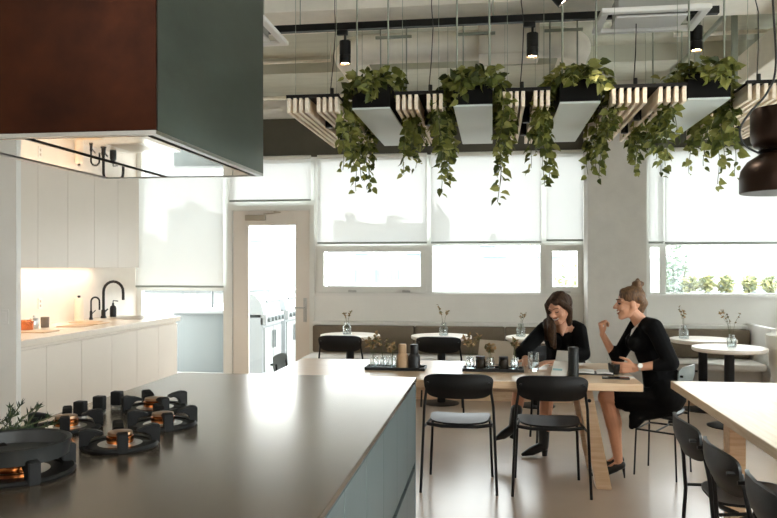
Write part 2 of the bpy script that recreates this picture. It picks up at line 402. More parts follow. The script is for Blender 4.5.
for y0, y1, z0, l in ((5.84,8.86,.93,'unseen blind added to cut daylight, fully down on the right wall beside the banquette'),(2.74,5.76,1.8,'unseen blind added to cut daylight, half down on the right wall beside the counter table')):  # unseen blinds, added to cut the daylight flooding in from this wall
    t = thing('roller_blind', l, 'blind', (XR-.06, (y0+y1)/2, z0), 'roller blinds at the windows')
    x = XR-.06
    MB().add([(x,y0,z0+.02),(x,y1,z0+.02),(x,y1,2.95),(x,y0,2.95)], [(0,1,2,3)]).build('fabric', BLIND, t)
    MB().bbox(x-.01, x+.01, y0, y1, z0, z0+.025, .004).build('hem_bar', HEM, t)
    MB().tube([(x, y0, 2.94), (x, y1, 2.94)], .024, 12).build('roller', ALU, t, smooth=40)

# ------------------------------------------------------------------ kitchen along the left wall
ys = [5.47, 5.90, 6.45, 7.0, 7.53, 8.05, 8.56]
for i in range(6):
    y0, y1 = ys[i], ys[i+1]
    where = ['first from the near wall end', 'second from the near wall end', 'third from the near wall end', 'fourth from the near wall end', 'below the tap and sink, second from the window', 'at the window end of the counter'][i]
    t = thing('base_cabinet', 'cream handleless base cabinet '+where, 'cabinet', (-4.1, (y0+y1)/2, 0), 'cream base cabinets under the kitchen counter')
    MB().box(-4.55, -3.745, y0, y1, .09, .86).box(-4.55, -3.8, y0, y1, 0, .09).build('body', CREAM, t)
    MB().bbox(-3.742, -3.722, y0+.002, y1-.002, .095, .835, .003).build('door', CREAM, t)
t = MB().bbox(-4.55, -3.70, 5.46, 8.60, .862, .92, .005)
solo(t, 'kitchen_worktop', QUARTZ, 'pale quartz worktop along the left kitchen wall', 'worktop', (-4.1, 7.03, .862))
yu = [5.47, 5.735, 6.211, 6.688, 7.17, 7.655, 8.14]
for i in range(6):
    y0, y1 = yu[i], yu[i+1]
    t = thing('wall_cabinet', 'tall cream wall cabinet door, '+['nearest the white wall end, narrow','second from the white wall end','third from the white wall end','fourth from the white wall end','second from the window','nearest the window']
              [i], 'cabinet', (-4.3, (y0+y1)/2, 1.5), 'cream wall cabinets')
    MB().box(-4.55, -4.022, y0, y1, 1.522, 3.59).build('body', CREAM, t)
    MB().bbox(-4.02, -4.0, y0+.002, y1-.002, 1.498, 3.59, .003).build('door', CREAM, t)
t = thing('light_rail', 'slim warm light strip under the cream wall cabinets', 'light', (-4.42, 6.8, 1.507))
MB().box(-4.45, -4.38, 5.6, 8.1, 1.512, 1.5215).build('housing', ALU, t)
MB().box(-4.44, -4.39, 5.62, 8.08, 1.507, 1.512).build('diffuser', emit_mat('warm_led', (1,.74,.5,1), 4), t)
ll = bpy.data.lights.new('strip_lamp', 'AREA'); ll.shape = 'RECTANGLE'; ll.size = .05; ll.size_y = 2.4; ll.energy = 5; ll.color = (1,.82,.64)
lo = bpy.data.objects.new('strip_lamp', ll); COL.objects.link(lo); lo.parent = t; lo.location = (0,.05,-.002)
def tap(name, label, x, y, h, reach, r, loc):
    t = thing(name, label, 'tap', loc)
    z = .92
    MB().lathe([(r*2.1,0),(r*2.1,.012),(r*1.5,.03),(r*1.5,.09),(r,.1)], (x,y,z), 16).build('base', BLACKM, t, smooth=40)
    pts = [(x,y,z+.09),(x,y,z+h-reach/2)]+[(x+reach/2-math.cos(a)*reach/2, y, z+h-reach/2+math.sin(a)*reach/2) for a in [pi*k/10 for k in range(1, 10)]]+[(x+reach,y,z+h-reach/2-.02),(x+reach,y,z+h-reach/2-.09)]
    MB().tube(pts, r, 10).build('spout', BLACKM, t, smooth=50)
    MB().tube([(x,y,z+.06),(x,y+.02,z+.065),(x+.01,y+.075,z+.1)], r*.55, 8).build('lever', BLACKM, t, smooth=50)
tap('kitchen_faucet', 'tall black gooseneck kitchen faucet beside the sink', -4.42, 8.12, .42, .24, .016, (-4.42,8.12,.92))
tap('filter_tap', 'small black filter tap left of the tall faucet', -4.42, 7.85, .25, .10, .010, (-4.42,7.85,.92))
t = thing('soap_dispenser', 'black soap pump bottle right of the tall faucet', 'soap bottle', (-4.43, 8.15, .92))
MB().lathe([(.036,0),(.038,.01),(.038,.1),(.03,.125),(.013,.135),(.013,.15)], (-4.43,8.36,.92), 20).build('bottle', BLACKP, t, smooth=40)
MB().lathe([(.012,.15),(.012,.165),(.005,.166),(.005,.19)], (-4.43,8.36,.92), 12).tube([(-4.43,8.36,1.11),(-4.37,8.36,1.105)], .006).build('pump', BLACKP, t, smooth=40)
t = thing('sink', 'shallow stainless sink set in the pale worktop', 'sink', (-4.1, 8.2, .90))
MB().box(-4.30,-3.88,7.93,8.5,.9205,.924).build('rim', STAIN, t); MB().box(-4.28,-3.90,7.95,8.48,.9242,.9248).build('basin', mat('sink_bowl', S(150,136,118), .4, .6), t)
t = thing('paper_carafe', 'cream bottle with a dark stopper against the backsplash', 'bottle', (-4.47,7.69,.92))
MB().lathe([(.045,0),(.048,.01),(.047,.2),(.042,.24),(.03,.25)], (-4.47,7.69,.92), 20).build('body', mat('cream_ceramic', S(238,222,202), .5), t, smooth=40)
MB().lathe([(.014,.25),(.016,.262),(.014,.275)], (-4.47,7.69,.92), 12).build('stopper', BLACKP, t, smooth=40)
solo(MB().lathe([(.055,0),(.058,.005),(.058,.085),(.05,.09),(.05,.094)], (-4.30,6.50,.92), 24), 'copper_canister', COPPER, 'copper canister on the counter beside the white wall end', 'canister', (-4.30,6.50,.92), smooth=40)
solo(MB().lathe([(.04,0),(.042,.005),(.042,.09),(.036,.1),(.012,.102),(.012,.125)], (-4.33,6.66,.92), 24), 'steel_canister', STAIN, 'small steel canister with a knob between copper canister and taupe beaker', 'canister', (-4.33,6.66,.92), smooth=40)
solo(MB().lathe([(.036,0),(.038,.004),(.04,.1),(.036,.1),(.034,.012),(.0001,.012)], (-4.30,6.79,.92), 24), 'beaker', mat('taupe_ceramic', S(120,108,98), .5), 'taupe beaker, last of the three vessels on the counter', 'beaker', (-4.30,6.79,.92), smooth=40)
for i, (x, y, l) in enumerate([(-4.05,6.3,'nearest the canisters'),(-4.08,6.95,'second from the canisters'),(-4.1,7.3,'third from the canisters'),(-4.28,7.5,'beside the filter tap')]):
    solo(MB().bbox(x-.13,x+.13,y-.12,y+.12,.9205,.927,.003), 'counter_mark', mat('mark_tan', S(196,166,132), .5), 'thin tan board lying on the pale counter, '+l, 'mark', (x,y,.9205), 'tan marks on the kitchen counter')  # flat tan patches on the counter, built as thin plates
t = thing('wall_outlet', 'small cream wall outlet on the kitchen backsplash', 'outlet', (-4.548, 7.1, 1.13))
MB().bbox(-4.55,-4.542,7.06,7.13,1.08,1.19,.003).build('plate', WHITE, t); MB().box(-4.5425,-4.5415,7.082,7.108,1.145,1.17).box(-4.5425,-4.5415,7.082,7.108,1.1,1.125).build('socket', mat('socket_grey', S(176,164,150), .5), t)
t = thing('light_switch', 'white light switch plate on the near white wall end', 'switch', (-3.755, 5.398, 1.12))
MB().bbox(-3.79,-3.72,5.392,5.4,1.06,1.175,.003).build('plate', WHITE, t); MB().bbox(-3.773,-3.737,5.388,5.393,1.082,1.153,.002).build('rocker', WHITE, t)

# ------------------------------------------------------------------ island
IX0, IX1, IY0, IY1 = -1.715, -.40, 1.15, 3.975
solo(MB().bbox(IX0, IX1, IY0, IY1, .898, .92, .003), 'island_worktop', ISTOP, 'large dark steel worktop of the kitchen island', 'worktop', ((IX0+IX1)/2, 2.6, .898))
iy = [IY0+.02, 1.70, 2.05, 2.42, 2.80, 3.20, 3.58, IY1-.02]
for i in range(7):
    y0, y1 = iy[i], iy[i+1]
    l = ['nearest the camera, hidden below the frame','second from the near end','third from the near end','fourth, midway along the island','third from the far end','second from the far end','at the far end beside the dining chair'][i]
    t = thing('island_cabinet', 'grey-blue island cabinet with two drawer fronts, '+l, 'cabinet', ((IX0+IX1)/2, (y0+y1)/2, 0), 'grey-blue island cabinets')
    MB().box(IX0+.02, IX1-.028, y0, y1, .08, .897).box(IX0+.1, IX1-.1, y0, y1, 0, .08).build('body', GAPBLK, t)
    MB().bbox(IX1-.026, IX1-.006, y0+.0015, y1-.0015, .475, .885, .002).build('upper_drawer', ISFRONT, t)
    MB().bbox(IX1-.026, IX1-.006, y0+.0015, y1-.0015, .085, .44, .002).build('lower_drawer', ISFRONT, t)
    MB().bbox(IX0+.002, IX0+.02, y0+.0015, y1-.0015, .085, .885, .002).build('back_panel', ISFRONT, t)
solo(MB().bbox(IX0+.005, IX1-.004, IY1-.019, IY1-.003, .0, .897, .002), 'end_panel', ISFRONT, 'flat grey-blue end panel closing the far end of the island', 'panel', ((IX0+IX1)/2, IY1-.01, 0))
# burners
def burner(label, x, y, r, rot, wok=False):
    t = thing('gas_burner', label, 'gas burner', (x,y,.92), 'gas burners on the island')
    z = .9201
    MB().lathe([(r,0),(r*1.02,.006),(r*.98,.014),(r*.8,.014),(r*.78,.010)], (x,y,z), 40).build('base_ring', CAST, t, smooth=40)
    MB().lathe([(r*.78,.009),(r*.4,.011),(r*.38,.014)], (x,y,z), 40).build('drip_plate', STAIN, t, smooth=40)
    MB().lathe([(r*.34,.012),(r*.36,.02),(r*.36,.034),(r*.3,.038)], (x,y,z), 36).build('burner_ring', BRASS, t, smooth=40)
    MB().lathe([(r*.31,.038),(r*.33,.041),(r*.32,.048),(r*.1,.052)], (x,y,z), 36).build('burner_cap', mat('burner_cap', S(150,120,92), .35, .8), t, smooth=40)
    for k in range(4):
        a = rot+k*pi/2
        M = Matrix.Translation((x,y,z)) @ Matrix.Rotation(a, 4, 'Z')
        p = [(r*1.05,0),(r*1.05,.062),(r*.88,.066),(r*.62,.060),(r*.42,.05),(r*.44,.042),(r*.62,.044),(r*.78,.03),(r*.82,.012)]
        q = MB().prism(p, -.016, .016, 'y'); q.v = [tuple(M @ V(v)) for v in q.v]
        q.build('pan_support', CAST, t, bevel=.003)
    if wok:
        MB().lathe([(r*.80,.05),(r*.90,.052),(r*.93,.085),(r*.95,.095),(r*.92,.097),(r*.86,.092),(r*.80,.06)], (x,y,z), 40).build('wok_ring', mat('wok_ring_steel', S(32,34,34), .45, .2), t, smooth=40)
burner('gas burner farthest from the camera with a glowing brass ring', -1.37, 2.93, .125, .75)
burner('gas burner just in front of the farthest one, right side', -1.20, 2.63, .118, .6)
burner('gas burner alone nearest the right, centre of the cooktop', -1.20, 2.31, .118, .55)
burner('gas burner behind the wok burner, left side near the herbs', -1.52, 2.53, .118, .5)
burner('wok burner with a raised steel ring at the lower left', -1.335, 1.96, .16, .9, True)
for i, (y, l) in enumerate([(2.72,'nearest of the three'),(2.84,'middle of the three'),(2.96,'farthest of the three')]):
    t = thing('burner_knob', 'square black burner knob on the worktop, '+l, 'knob', (-1.575+.012*i, y, .92), 'burner knobs')
    x = -1.575+.012*i
    MB().lathe([(.024,0),(.024,.008)], (x,y,.92), 20).build('collar', STAIN, t, smooth=30)
    MB().bbox(x-.022,x+.022,y-.018,y+.018,.928,.985,.005).build('grip', CAST, t)
# rosemary sprigs
t = thing('rosemary_bunch', 'bunch of green rosemary lying behind the wok burner', 'herbs', (-1.66, 2.30, .921))
hl, hs = MB(), MB()
R2 = random.Random(3)
for k in range(16):
    p = V((-1.69+R2.uniform(-.05,.09), 2.30+R2.uniform(-.16,.12), .927+R2.uniform(0,.015)))
    dr = V((R2.uniform(-.3,1.0), R2.uniform(-.2,.8), R2.uniform(.1,.5))).normalized(); L = R2.uniform(.09,.17); pts = [p]
    for i in range(6):
        pts.append(pts[-1]+dr*L/6); dr = (dr+V((0,0,-.05+R2.uniform(-.05,.12)))).normalized()
    hs.tube(pts, .0022, 5)
    for i in range(34):
        q = p.lerp(pts[-1], R2.random()); j = int(R2.random()*6); q = pts[j].lerp(pts[j+1], R2.random())
        dd = V((R2.uniform(-1,1), R2.uniform(-1,1), R2.uniform(-.3,1))).normalized()+dr*.8
        hl.leaf(q, dd, V((R2.uniform(-1,1),R2.uniform(-1,1),1)), .026, .006)
hs.build('stem', STEM, t, smooth=60); hl.build('foliage', HERB, t)

# ------------------------------------------------------------------ extractor hood
HX0, HX1, HY0, HY1, HZ = -1.745, -1.0, 2.145, 3.21, 1.9
t = thing('extractor_hood', 'large dark steel extractor hood with warm light painted on its front, above the island', 'extractor hood', ((HX0+HX1)/2, (HY0+HY1)/2, HZ))
MB().bbox(HX0, HX1, HY0, HY0+.012, HZ+.012, CH-.002, .002).build('front_panel', PATINAWARM, t)
sp = MB().box(HX1-.012, HX1, HY0+.012, HY1, HZ+.012, CH-.002).box(HX0, HX0+.012, HY0+.012, HY1, HZ+.012, CH-.002).box(HX0+.012, HX1-.012, HY1-.012, HY1, HZ+.012, CH-.002)
sp.build('side_panel', STEELD, t)
tr = MB(); e = .022
tr.box(HX0,HX1,HY0,HY0+e,HZ,HZ+.012).box(HX0,HX1,HY1-e,HY1,HZ,HZ+.012).box(HX0,HX0+e,HY0+e,HY1-e,HZ,HZ+.012).box(HX1-e,HX1,HY0+e,HY1-e,HZ,HZ+.012)
tr.build('rim', STAIN, t)
xm = -1.43
bl = MB().box(HX0+e,HX1-e,HY0+e,HY1-e,HZ+.009,HZ+.02); bl.build('intake_gap', GAPBLK, t)
for a, c in ((HX0+.046, xm-.024), (xm+.010, HX1-.046)):
    MB().bbox(a, c, HY0+.04, HY1-.046, HZ+.001, HZ+.0088, .002).build('intake_panel', MIRROR, t)

# ------------------------------------------------------------------ chairs
def make_chair(name, label, veneer, low_stretcher=False):
    t = thing(name, label, 'chair', (0,0,0), None, 0, True)
    MB().plate(lambda a, b: (a*(.205+.010*b), .015+b*.20, .462-.012*(1-a*a)-.006*max(0,b)**2), .012, 4.2).build('seat', veneer, t, smooth=50)
    def back(a, b):
        w = .230-.03*((1-b)/2)**2
        return (a*w, -.305+.045*a*a-.02*b-.008*math.cos(b*3), 0.720+b*.083)
    bk = MB().plate(back, .013, 4.5).build('backrest', veneer, t, smooth=50)
    for sx in (-1, 1):
        MB().tube([(sx*.252,-.245,.0),(sx*.236,-.222,.41),(sx*.228,-.235,.58),(sx*.205,-.262,.74)], .0095, 8).build('leg', BLACKM, t, smooth=50)
        MB().tube([(sx*.222,.205,.0),(sx*.205,.185,.40),(sx*.20,.175,.43),(sx*.19,.145,.440)], .0095, 8).build('leg', BLACKM, t, smooth=50)
    fr = MB()
    for sx in (-1, 1): fr.tube([(sx*.19,.15,.44),(sx*.21,-.0,.438),(sx*.234,-.215,.43)], .008, 8)
    fr.tube([(-.19,.12,.438),(0,.13,.432),(.19,.12,.438)], .008, 8).tube([(-.222,-.12,.436),(-.12,-.15,.428),(.12,-.15,.428),(.222,-.12,.436)], .012, 8)
    fr.build('seat_frame', BLACKM, t, smooth=50)
    if low_stretcher:
        st = MB().tube([(-.239,-.228,.33),(-.209,.19,.33)], .007, 8).tube([(.239,-.228,.33),(.209,.19,.33)], .007, 8).tube([(-.209,.19,.33),(.209,.19,.33)], .007, 8).tube([(-.22,-.02,.33),(.22,-.02,.33)], .007, 8)
        st.build('stretcher', BLACKM, t, smooth=50)
    for sx in (-1, 1): MB().tube([(sx*.2,-.313,.742),(sx*.2,-.27,.742)], .008, 8).build('bolt', BLACKM, bk, smooth=40)
    return t
c0 = make_chair('dining_chair', 'black veneer chair with tubular legs in front of table, nearest the island', VENEER)
G = 'black veneer dining chairs'; c0['group'] = G
c0.location = (-.226, 5.26, 0)
dup(c0, (.378, 5.255, 0), 0, 'black veneer chair in front of table with boots visible beneath it', G)
dup(c0, (-1.56, 7.90, 0), 0, 'black chair at the leftmost round table by the banquette', G)
dup(c0, (-.545, 7.90, 0), 0, 'black chair at the round table behind the two bottles', G)
for y, l in ((3.66,'farthest of the row along the right table'),(3.13,'in the middle of the row along the right table'),(2.60,'nearest of the row, cut by the right frame edge')):
    dup(c0, (1.165, y, 0), -pi/2, 'black veneer chair '+l, G)
c1 = make_chair('side_chair', 'chair with painted window sheen under the woman with the bun at the table end', mat('veneer_window_sheen', S(112,118,116), .35, var=.05), True)  # window reflection painted as grey onto the dark veneer back
[ch for ch in c1.children if ch.name.startswith('seat') and 'frame' not in ch.name][0].data.materials[0] = VENEER
for ch in list(c1.children)+[g for c in c1.children for g in c.children]:
    kx, ky = (.87,.68) if ch.name.startswith(('backrest','bolt')) else ((.86,.80) if ch.name.startswith('seat') and 'frame' not in ch.name else (.68,.68))
    ch.data.transform(Matrix.Diagonal((kx,ky,1,1)))
c1.location = (1.21, 5.73, 0); c1.rotation_euler = (0,0,1.05); c1['group'] = 'chairs with painted window sheen'
dup(c1, (-1.505, 5.88, 0), -pi/2, 'chair with painted window sheen at the left table end near the door, mostly hidden', 'chairs with painted window sheen')
dup(c0, (.58, 6.56, 0), pi, 'black chair behind the table under the long-haired woman', G)

# ------------------------------------------------------------------ tables
t = thing('dining_table', 'long pale oak dining table with splayed trestle legs where both women sit', 'table', (-.35, 5.55, 0))
MB().bbox(-1.56, .957, 5.03, 6.09, .70, .75, .004).build('tabletop', OAK, t)
for sx, xf, xt in ((1,.745,.61),(-1,-1.0,-.86)):
    for yf in (5.30, 5.82):
        w = .05
        MB().hexa([(xf-w,yf-w,0),(xf+w,yf-w,0),(xf+w,yf+w,0),(xf-w,yf+w,0)], [(xt-w,yf-w,.70),(xt+w,yf-w,.70),(xt+w,yf+w,.70),(xt-w,yf+w,.70)]).build('leg', OAK, t, bevel=.004)
MB().bbox(-.81, .55, 5.52, 5.60, .60, .698, .004).bbox(.55,.63,5.3,5.82,.60,.69,.004).bbox(-.89,-.81,5.3,5.82,.60,.69,.004).build('rail', OAK, t)
MB().tube([(.645,5.235,.60),(.645,5.252,.60)], .012, 12).build('leg_bolt', BLACKM, t)
t = thing('counter_table', 'broad pale wooden table in the right foreground with black chairs tucked in', 'table', (1.75, 3.6, 0))
MB().bbox(1.164, 2.35, 1.9, 5.205, .70, .75, .004).build('tabletop', OAKY, t)
for y in (4.62, 2.05):
    for x in (1.39, 2.1): MB().bbox(x-.045, x+.045, y-.06, y+.06, 0, .70, .004).build('leg', OAK, t)
MB().bbox(1.72,1.8,2.05,4.62,.58,.68,.004).bbox(1.465,2.055,4.57,4.67,.60,.69,.004).bbox(1.465,2.055,2.0,2.1,.60,.69,.004).build('rail', OAK, t)
rts = [(-1.585,8.32,'leftmost, near the glass door'),(-.565,8.34,'behind the tan and black bottles'),(.47,8.33,'partly hidden behind the long-haired woman'),(2.19,8.33,'just right of the column, farther back'),(2.21,7.5,'at the right, nearer than its neighbour')]
rt0 = None
def mk_round(x, y, l):
    t = thing('round_table', 'round white cafe table with black pedestal, '+l, 'table', (0,0,0), 'round cafe tables', 0, True)
    MB().lathe([(.0001,.708),(.315,.708),(.332,.718),(.336,.73),(.332,.748),(.325,.75),(.0001,.75)], (0,0,0), 48).build('tabletop', TOPW, t, smooth=35)
    MB().lathe([(.045,.014),(.045,.70),(.12,.704),(.12,.709)], (0,0,0), 24).build('column', BLACKM, t, smooth=35)
    MB().lathe([(.0001,0),(.195,0),(.2,.008),(.18,.014),(.0001,.016)], (0,0,0), 40).build('base', BLACKM, t, smooth=35)
    t.location = (x,y,0); return t
rt0 = mk_round(*rts[0])
for x, y, l in rts[1:]: dup(rt0, (x,y,0), 0, 'round white cafe table with black pedestal, '+l)

# ------------------------------------------------------------------ banquette
def bench(x0, x1, label):
    t = thing('banquette_bench', label, 'bench', ((x0+x1)/2, 8.8, 0), 'banquette benches')
    MB().box(x0, x1, 8.58, BY-.01, .11, .40).build('base', mat('banquette_base', S(206,202,195), .7), t)
    MB().box(x0, x1, 8.56, BY-.01, 0, .11).build('plinth', OAK, t)
    MB().bbox(x0+.003, x1-.003, 8.40, 8.92, .40, .475, .02).build('seat_cushion', SEATG, t, smooth=40)
    MB().bbox(x0+.003, x1-.003, 8.93, 9.06, .475, .80, .02).build('back_cushion', TAUPE, t, smooth=40)
bench(-2.17, -.93, 'taupe-backed banquette bench behind the leftmost round table')
bench(-.93, .14, 'taupe-backed banquette bench behind the middle round table')
bench(.14, 1.06, 'taupe-backed banquette bench behind the long-haired woman')
bench(1.71, 2.86, 'taupe-backed banquette bench right of the column')
solo(MB().bbox(-2.19, 1.055, 9.03, BY-.002, .80, .84, .005), 'banquette_ledge', WHITE, 'white ledge capping the banquette left of the column', 'ledge', (-.57, 9.1, .80))
solo(MB().bbox(1.705, 2.86, 9.03, BY-.002, .80, .84, .005), 'banquette_ledge', WHITE, 'white ledge capping the banquette right of the column', 'ledge', (2.28, 9.1, .80))
solo(MB().bbox(2.87, 2.95, 8.36, BY-.01, 0, .86, .01), 'bench_end_panel', WHITE, 'white panel closing the banquette at its right end', 'panel', (2.91, 8.8, 0), smooth=40)
t = thing('lounge_chair', 'white curved lounge chair cut by the right frame edge', 'chair', (2.95, 7.6, 0))
def shell(a, b):
    th = a*1.7+pi; r = .34+.04*b
    return (2.98+math.cos(th)*r*-1 if False else 2.98+r*math.cos(pi+a*1.75), 7.62+r*math.sin(pi+a*1.75), .62+b*.24)
MB().plate(shell, .05, 4, 8, 48).build('backrest', mat('white_boucle', S(226,222,214), .9), t, smooth=60)
MB().lathe([(.0001,.36),(.27,.36),(.3,.39),(.29,.44),(.0001,.46)], (2.98,7.62,0), 32).build('seat', MATS['white_boucle'], t, smooth=50)
for k in range(4):
    a = pi/4+k*pi/2; MB().tube([(2.98+.2*math.cos(a),7.62+.2*math.sin(a),.365),(2.98+.26*math.cos(a),7.62+.26*math.sin(a),0)], .014).build('leg', BLACKM, t, smooth=50)

# ------------------------------------------------------------------ vases
def sprig(lm, sm, base, n, h, spread, rr, ls=.03, lw=.018, per=7):
    for k in range(n):
        a = rr.uniform(0, 2*pi); s = rr.uniform(.15, 1)*spread
        p0 = V(base); p1 = p0+V((math.cos(a)*s*.35, math.sin(a)*s*.35, h*.55)); p2 = p0+V((math.cos(a)*s, math.sin(a)*s, h*rr.uniform(.75,1)))
        pts = [p0, p0.lerp(p1,.6), p1, p1.lerp(p2,.5)+V((0,0,.005)), p2]
        sm.tube(pts, .0012, 4)
        for i in range(per):
            q = pts[2].lerp(p2, rr.random()**.7)
            lm.leaf(q, V((rr.uniform(-1,1),rr.uniform(-1,1),rr.uniform(-.2,1))), V((rr.uniform(-1,1),rr.uniform(-1,1),.6)), ls*rr.uniform(.6,1.1), lw)
def vase(name, label, x, y, z, r, h, seed, n=4, sh=.2, sprd=.06, group=None, neck=.6, ls=.03, per=7):
    rr = random.Random(seed)
    t = thing(name, label, 'vase', (x,y,z), group)
    MB().lathe([(r*.9,0),(r,.006),(r,h*.62),(r*neck,h*.8),(r*neck,h),(r*neck*.86,h),(r*neck*.86,h*.8),(r*.9,h*.6),(r*.88,.008),(.0001,.008)], (x,y,z), 20).build('glass', GLASSV, t, smooth=40)
    MB().lathe([(.0001,.0085),(r*.86,.0085),(r*.86,h*.45),(.0001,h*.45)], (x,y,z), 16).build('water', WATER, t)
    lm, sm = MB(), MB(); sprig(lm, sm, (x,y,z+h*.3), n, sh, sprd, rr, ls, ls*.6, per)
    sm.build('stem', STEM, t); lm.build('sprig', SPRIG, t)
g = 'sprig vases on the round tables'
vase('bud_vase', 'small glass bud vase with dried sprig on leftmost round table', -1.62, 8.32, .7502, .05, .14, 1, 4, .24, .07, g)
vase('bud_vase', 'small glass bud vase with tall sprig on round table behind bottles', -.54, 8.34, .7502, .05, .14, 2, 4, .30, .06, g)
vase('bud_vase', 'small glass bud vase on round table beside the long-haired woman', .30, 8.33, .7502, .05, .14, 3, 4, .24, .09, g)
vase('bud_vase', 'small glass bud vase on farther right round table by the column', 1.995, 8.32, .7502, .05, .14, 4, 4, .3, .11, g)
vase('bud_vase', 'small glass bud vase with tall leaning sprig on nearer right round table', 2.23, 7.5, .7502, .042, .12, 5, 5, .34, .2, g)

# ------------------------------------------------------------------ things on the dining table
def tray(x0, x1, y0, y1, label):
    t = thing('serving_tray', label, 'tray', ((x0+x1)/2,(y0+y1)/2,.75), 'black trays on the dining table')
    MB().bbox(x0, x1, y0, y1, .7503, .757, .002).build('base', BLACKP, t)
    e = .008; MB().box(x0,x1,y0,y0+e,.757,.772).box(x0,x1,y1-e,y1,.757,.772).box(x0,x0+e,y0+e,y1-e,.757,.772).box(x1-e,x1,y0+e,y1-e,.757,.772).build('rim', BLACKP, t)
tray(-.93, -.49, 5.44, 5.62, 'slim black tray holding the two bottles and sprig vases')
tray(-.22, .22, 5.46, 5.64, 'slim black tray holding dark jars near the laptop')
g = 'glass vases on the black trays'
vase('table_vase', 'small glass vase at the left end of the bottle tray', -.87, 5.53, .7575, .034, .085, 11, 4, .2, .09, g, .75, .036, 9)
vase('table_vase', 'middle glass vase on the bottle tray', -.80, 5.54, .7575, .034, .085, 12, 5, .24, .10, g, .75, .036, 9)
vase('table_vase', 'glass vase with brown flower heads next to the tan bottle', -.735, 5.52, .7575, .034, .085, 13, 5, .16, .05, g, .75, .042, 6)
vase('table_vase', 'glass vase with greenish sprigs at the left end of the jar tray', -.165, 5.55, .7575, .034, .09, 14, 6, .24, .10, g, .75, .036, 11)
vase('table_vase', 'glass vase with a rust flower between the two dark jars', -.02, 5.55, .7575, .034, .09, 15, 5, .15, .04, g, .75, .042, 7)
vase('table_vase', 'glass vase with a tall green sprig at the right end of the jar tray', .155, 5.55, .7575, .034, .085, 16, 3, .24, .03, g, .75, .036, 12)
def bottle(label, x, y, m):
    t = thing('carafe_bottle', label, 'bottle', (x,y,.757), 'bottles on the tray')
    MB().lathe([(.0001,0),(.041,0),(.044,.004),(.044,.088),(.041,.098),(.030,.112)], (x,y,.7575), 28).build('body', m, t, smooth=35)
    MB().lathe([(.030,.112),(.0305,.116),(.0305,.17),(.027,.178),(.0001,.179)], (x,y,.7575), 28).build('cap', m, t, smooth=35)
bottle('matt tan bottle with a stepped cap on the tray', -.662, 5.53, KRAFT)
bottle('matt black bottle with a stepped cap beside the tan one', -.573, 5.52, BLACKP)
def jar(label, x, y):
    t = thing('storage_jar', label, 'jar', (x,y,.757), 'dark jars on the tray')
    MB().lathe([(.034,0),(.036,.004),(.036,.075),(.032,.08)], (x,y,.7575), 24).build('body', mat('smoked_jar', S(40,35,29), .2, var=.2, vscale=90), t, smooth=35)
    MB().lathe([(.034,.08),(.035,.083),(.035,.095),(.032,.098),(.0001,.098)], (x,y,.7575), 24).build('lid', BLACKP, t, smooth=35)
jar('squat dark jar, left one on the tray near the laptop', -.09, 5.54)
jar('squat dark jar, right one on the tray in front of the laptop', .075, 5.54)
t = thing('water_glass', 'tall tumbler of water beside the long-haired woman', 'glass', (.292, 5.58, .75))
MB().lathe([(.036,0),(.038,.003),(.041,.135),(.0385,.135),(.0355,.012),(.0001,.012)], (.292,5.58,.7503), 28).build('tumbler', GLASSV, t, smooth=40)
MB().lathe([(.0001,.0125),(.0352,.0125),(.037,.075),(.0001,.075)], (.292,5.58,.7503), 24).build('water', WATER, t, smooth=40)
t = thing('laptop', 'open silver laptop seen from behind near the jar tray', 'laptop', (.01, 5.86, .75), None, -.5)
t['_o'] = (0,0,0)
MB().bbox(-.15,.15,-.0,.17,.001,.015,.004).build('keyboard_base', STAIN, t)
M = Matrix.Rotation(math.radians(-20), 4, 'X')
q = MB(); q.bbox(-.15,.15,-.008,0,.012,.19,.003); q.v = [tuple(Matrix.Rotation(math.radians(-14),4,'X') @ V(v)) for v in q.v]
q.build('lid', mat('laptop_lid_grey', S(186,174,158), .45, .2), t)
t = thing('steel_flask', 'tall dark ribbed flask at the table edge', 'flask', (.548, 5.32, .75))
MB().lathe([(.0001,0),(.034,0),(.036,.004)]+[(.036+.0008*(k%2), .01+k*.008) for k in range(20)]+[(.036,.172)], (.548,5.32,.7502), 28).build('body', mat('gunmetal', S(40,42,42), .4, .5), t, smooth=60)
MB().lathe([(.035,.172),(.036,.175),(.036,.196),(.03,.203),(.0001,.204)], (.548,5.32,.7502), 28).build('cap', BLACKP, t, smooth=40)
t = thing('tent_calendar', 'white tented card stand behind the dark flask', 'card stand', (.475, 5.385, .75), None, -.45)
t['_o'] = (0,0,0)
MB().add([(-.055,-.07,.001),(.055,-.07,.001),(.055,.0,.095),(-.055,.0,.095),(-.055,-.068,.0005),(.055,-.068,.0005),(.055,.003,.094),(-.055,.003,.094)], [(0,1,2,3),(7,6,5,4),(0,4,5,1),(1,5,6,2),(2,6,7,3),(3,7,4,0)]).build('front_leaf', PAPER, t)
MB().add([(-.055,.07,.001),(.055,.07,.001),(.055,.0,.095),(-.055,.0,.095),(-.055,.068,.0005),(.055,.068,.0005),(.055,-.002,.094),(-.055,-.002,.094)], [(0,3,2,1),(7,4,5,6),(0,1,5,4),(1,2,6,5),(2,3,7,6),(3,0,4,7)]).build('back_leaf', PAPER, t)
MB().add([(-.05,-.0458,.035),(.02,-.0458,.035),(.02,-.037,.047),(-.05,-.037,.047)],[(0,1,2,3)]).build('print', mat('print_blue', S(150,190,196), .7), t).location = (0,-.002,.001)
t = thing('tablet', 'grey tablet leaning back above the tented card', 'tablet', (.49, 5.50, .75), None, -.4)
t['_o'] = (0,0,0)
q = MB(); q.bbox(-.065,.065,-.004,.004,0,.165,.003); q.v = [tuple(Matrix.Rotation(math.radians(-28),4,'X') @ V(v)) for v in q.v]; q.v = [(x,y,z+.003) for x,y,z in q.v]
q.build('body', mat('tablet_grey', S(196,192,186), .4, .3), t)
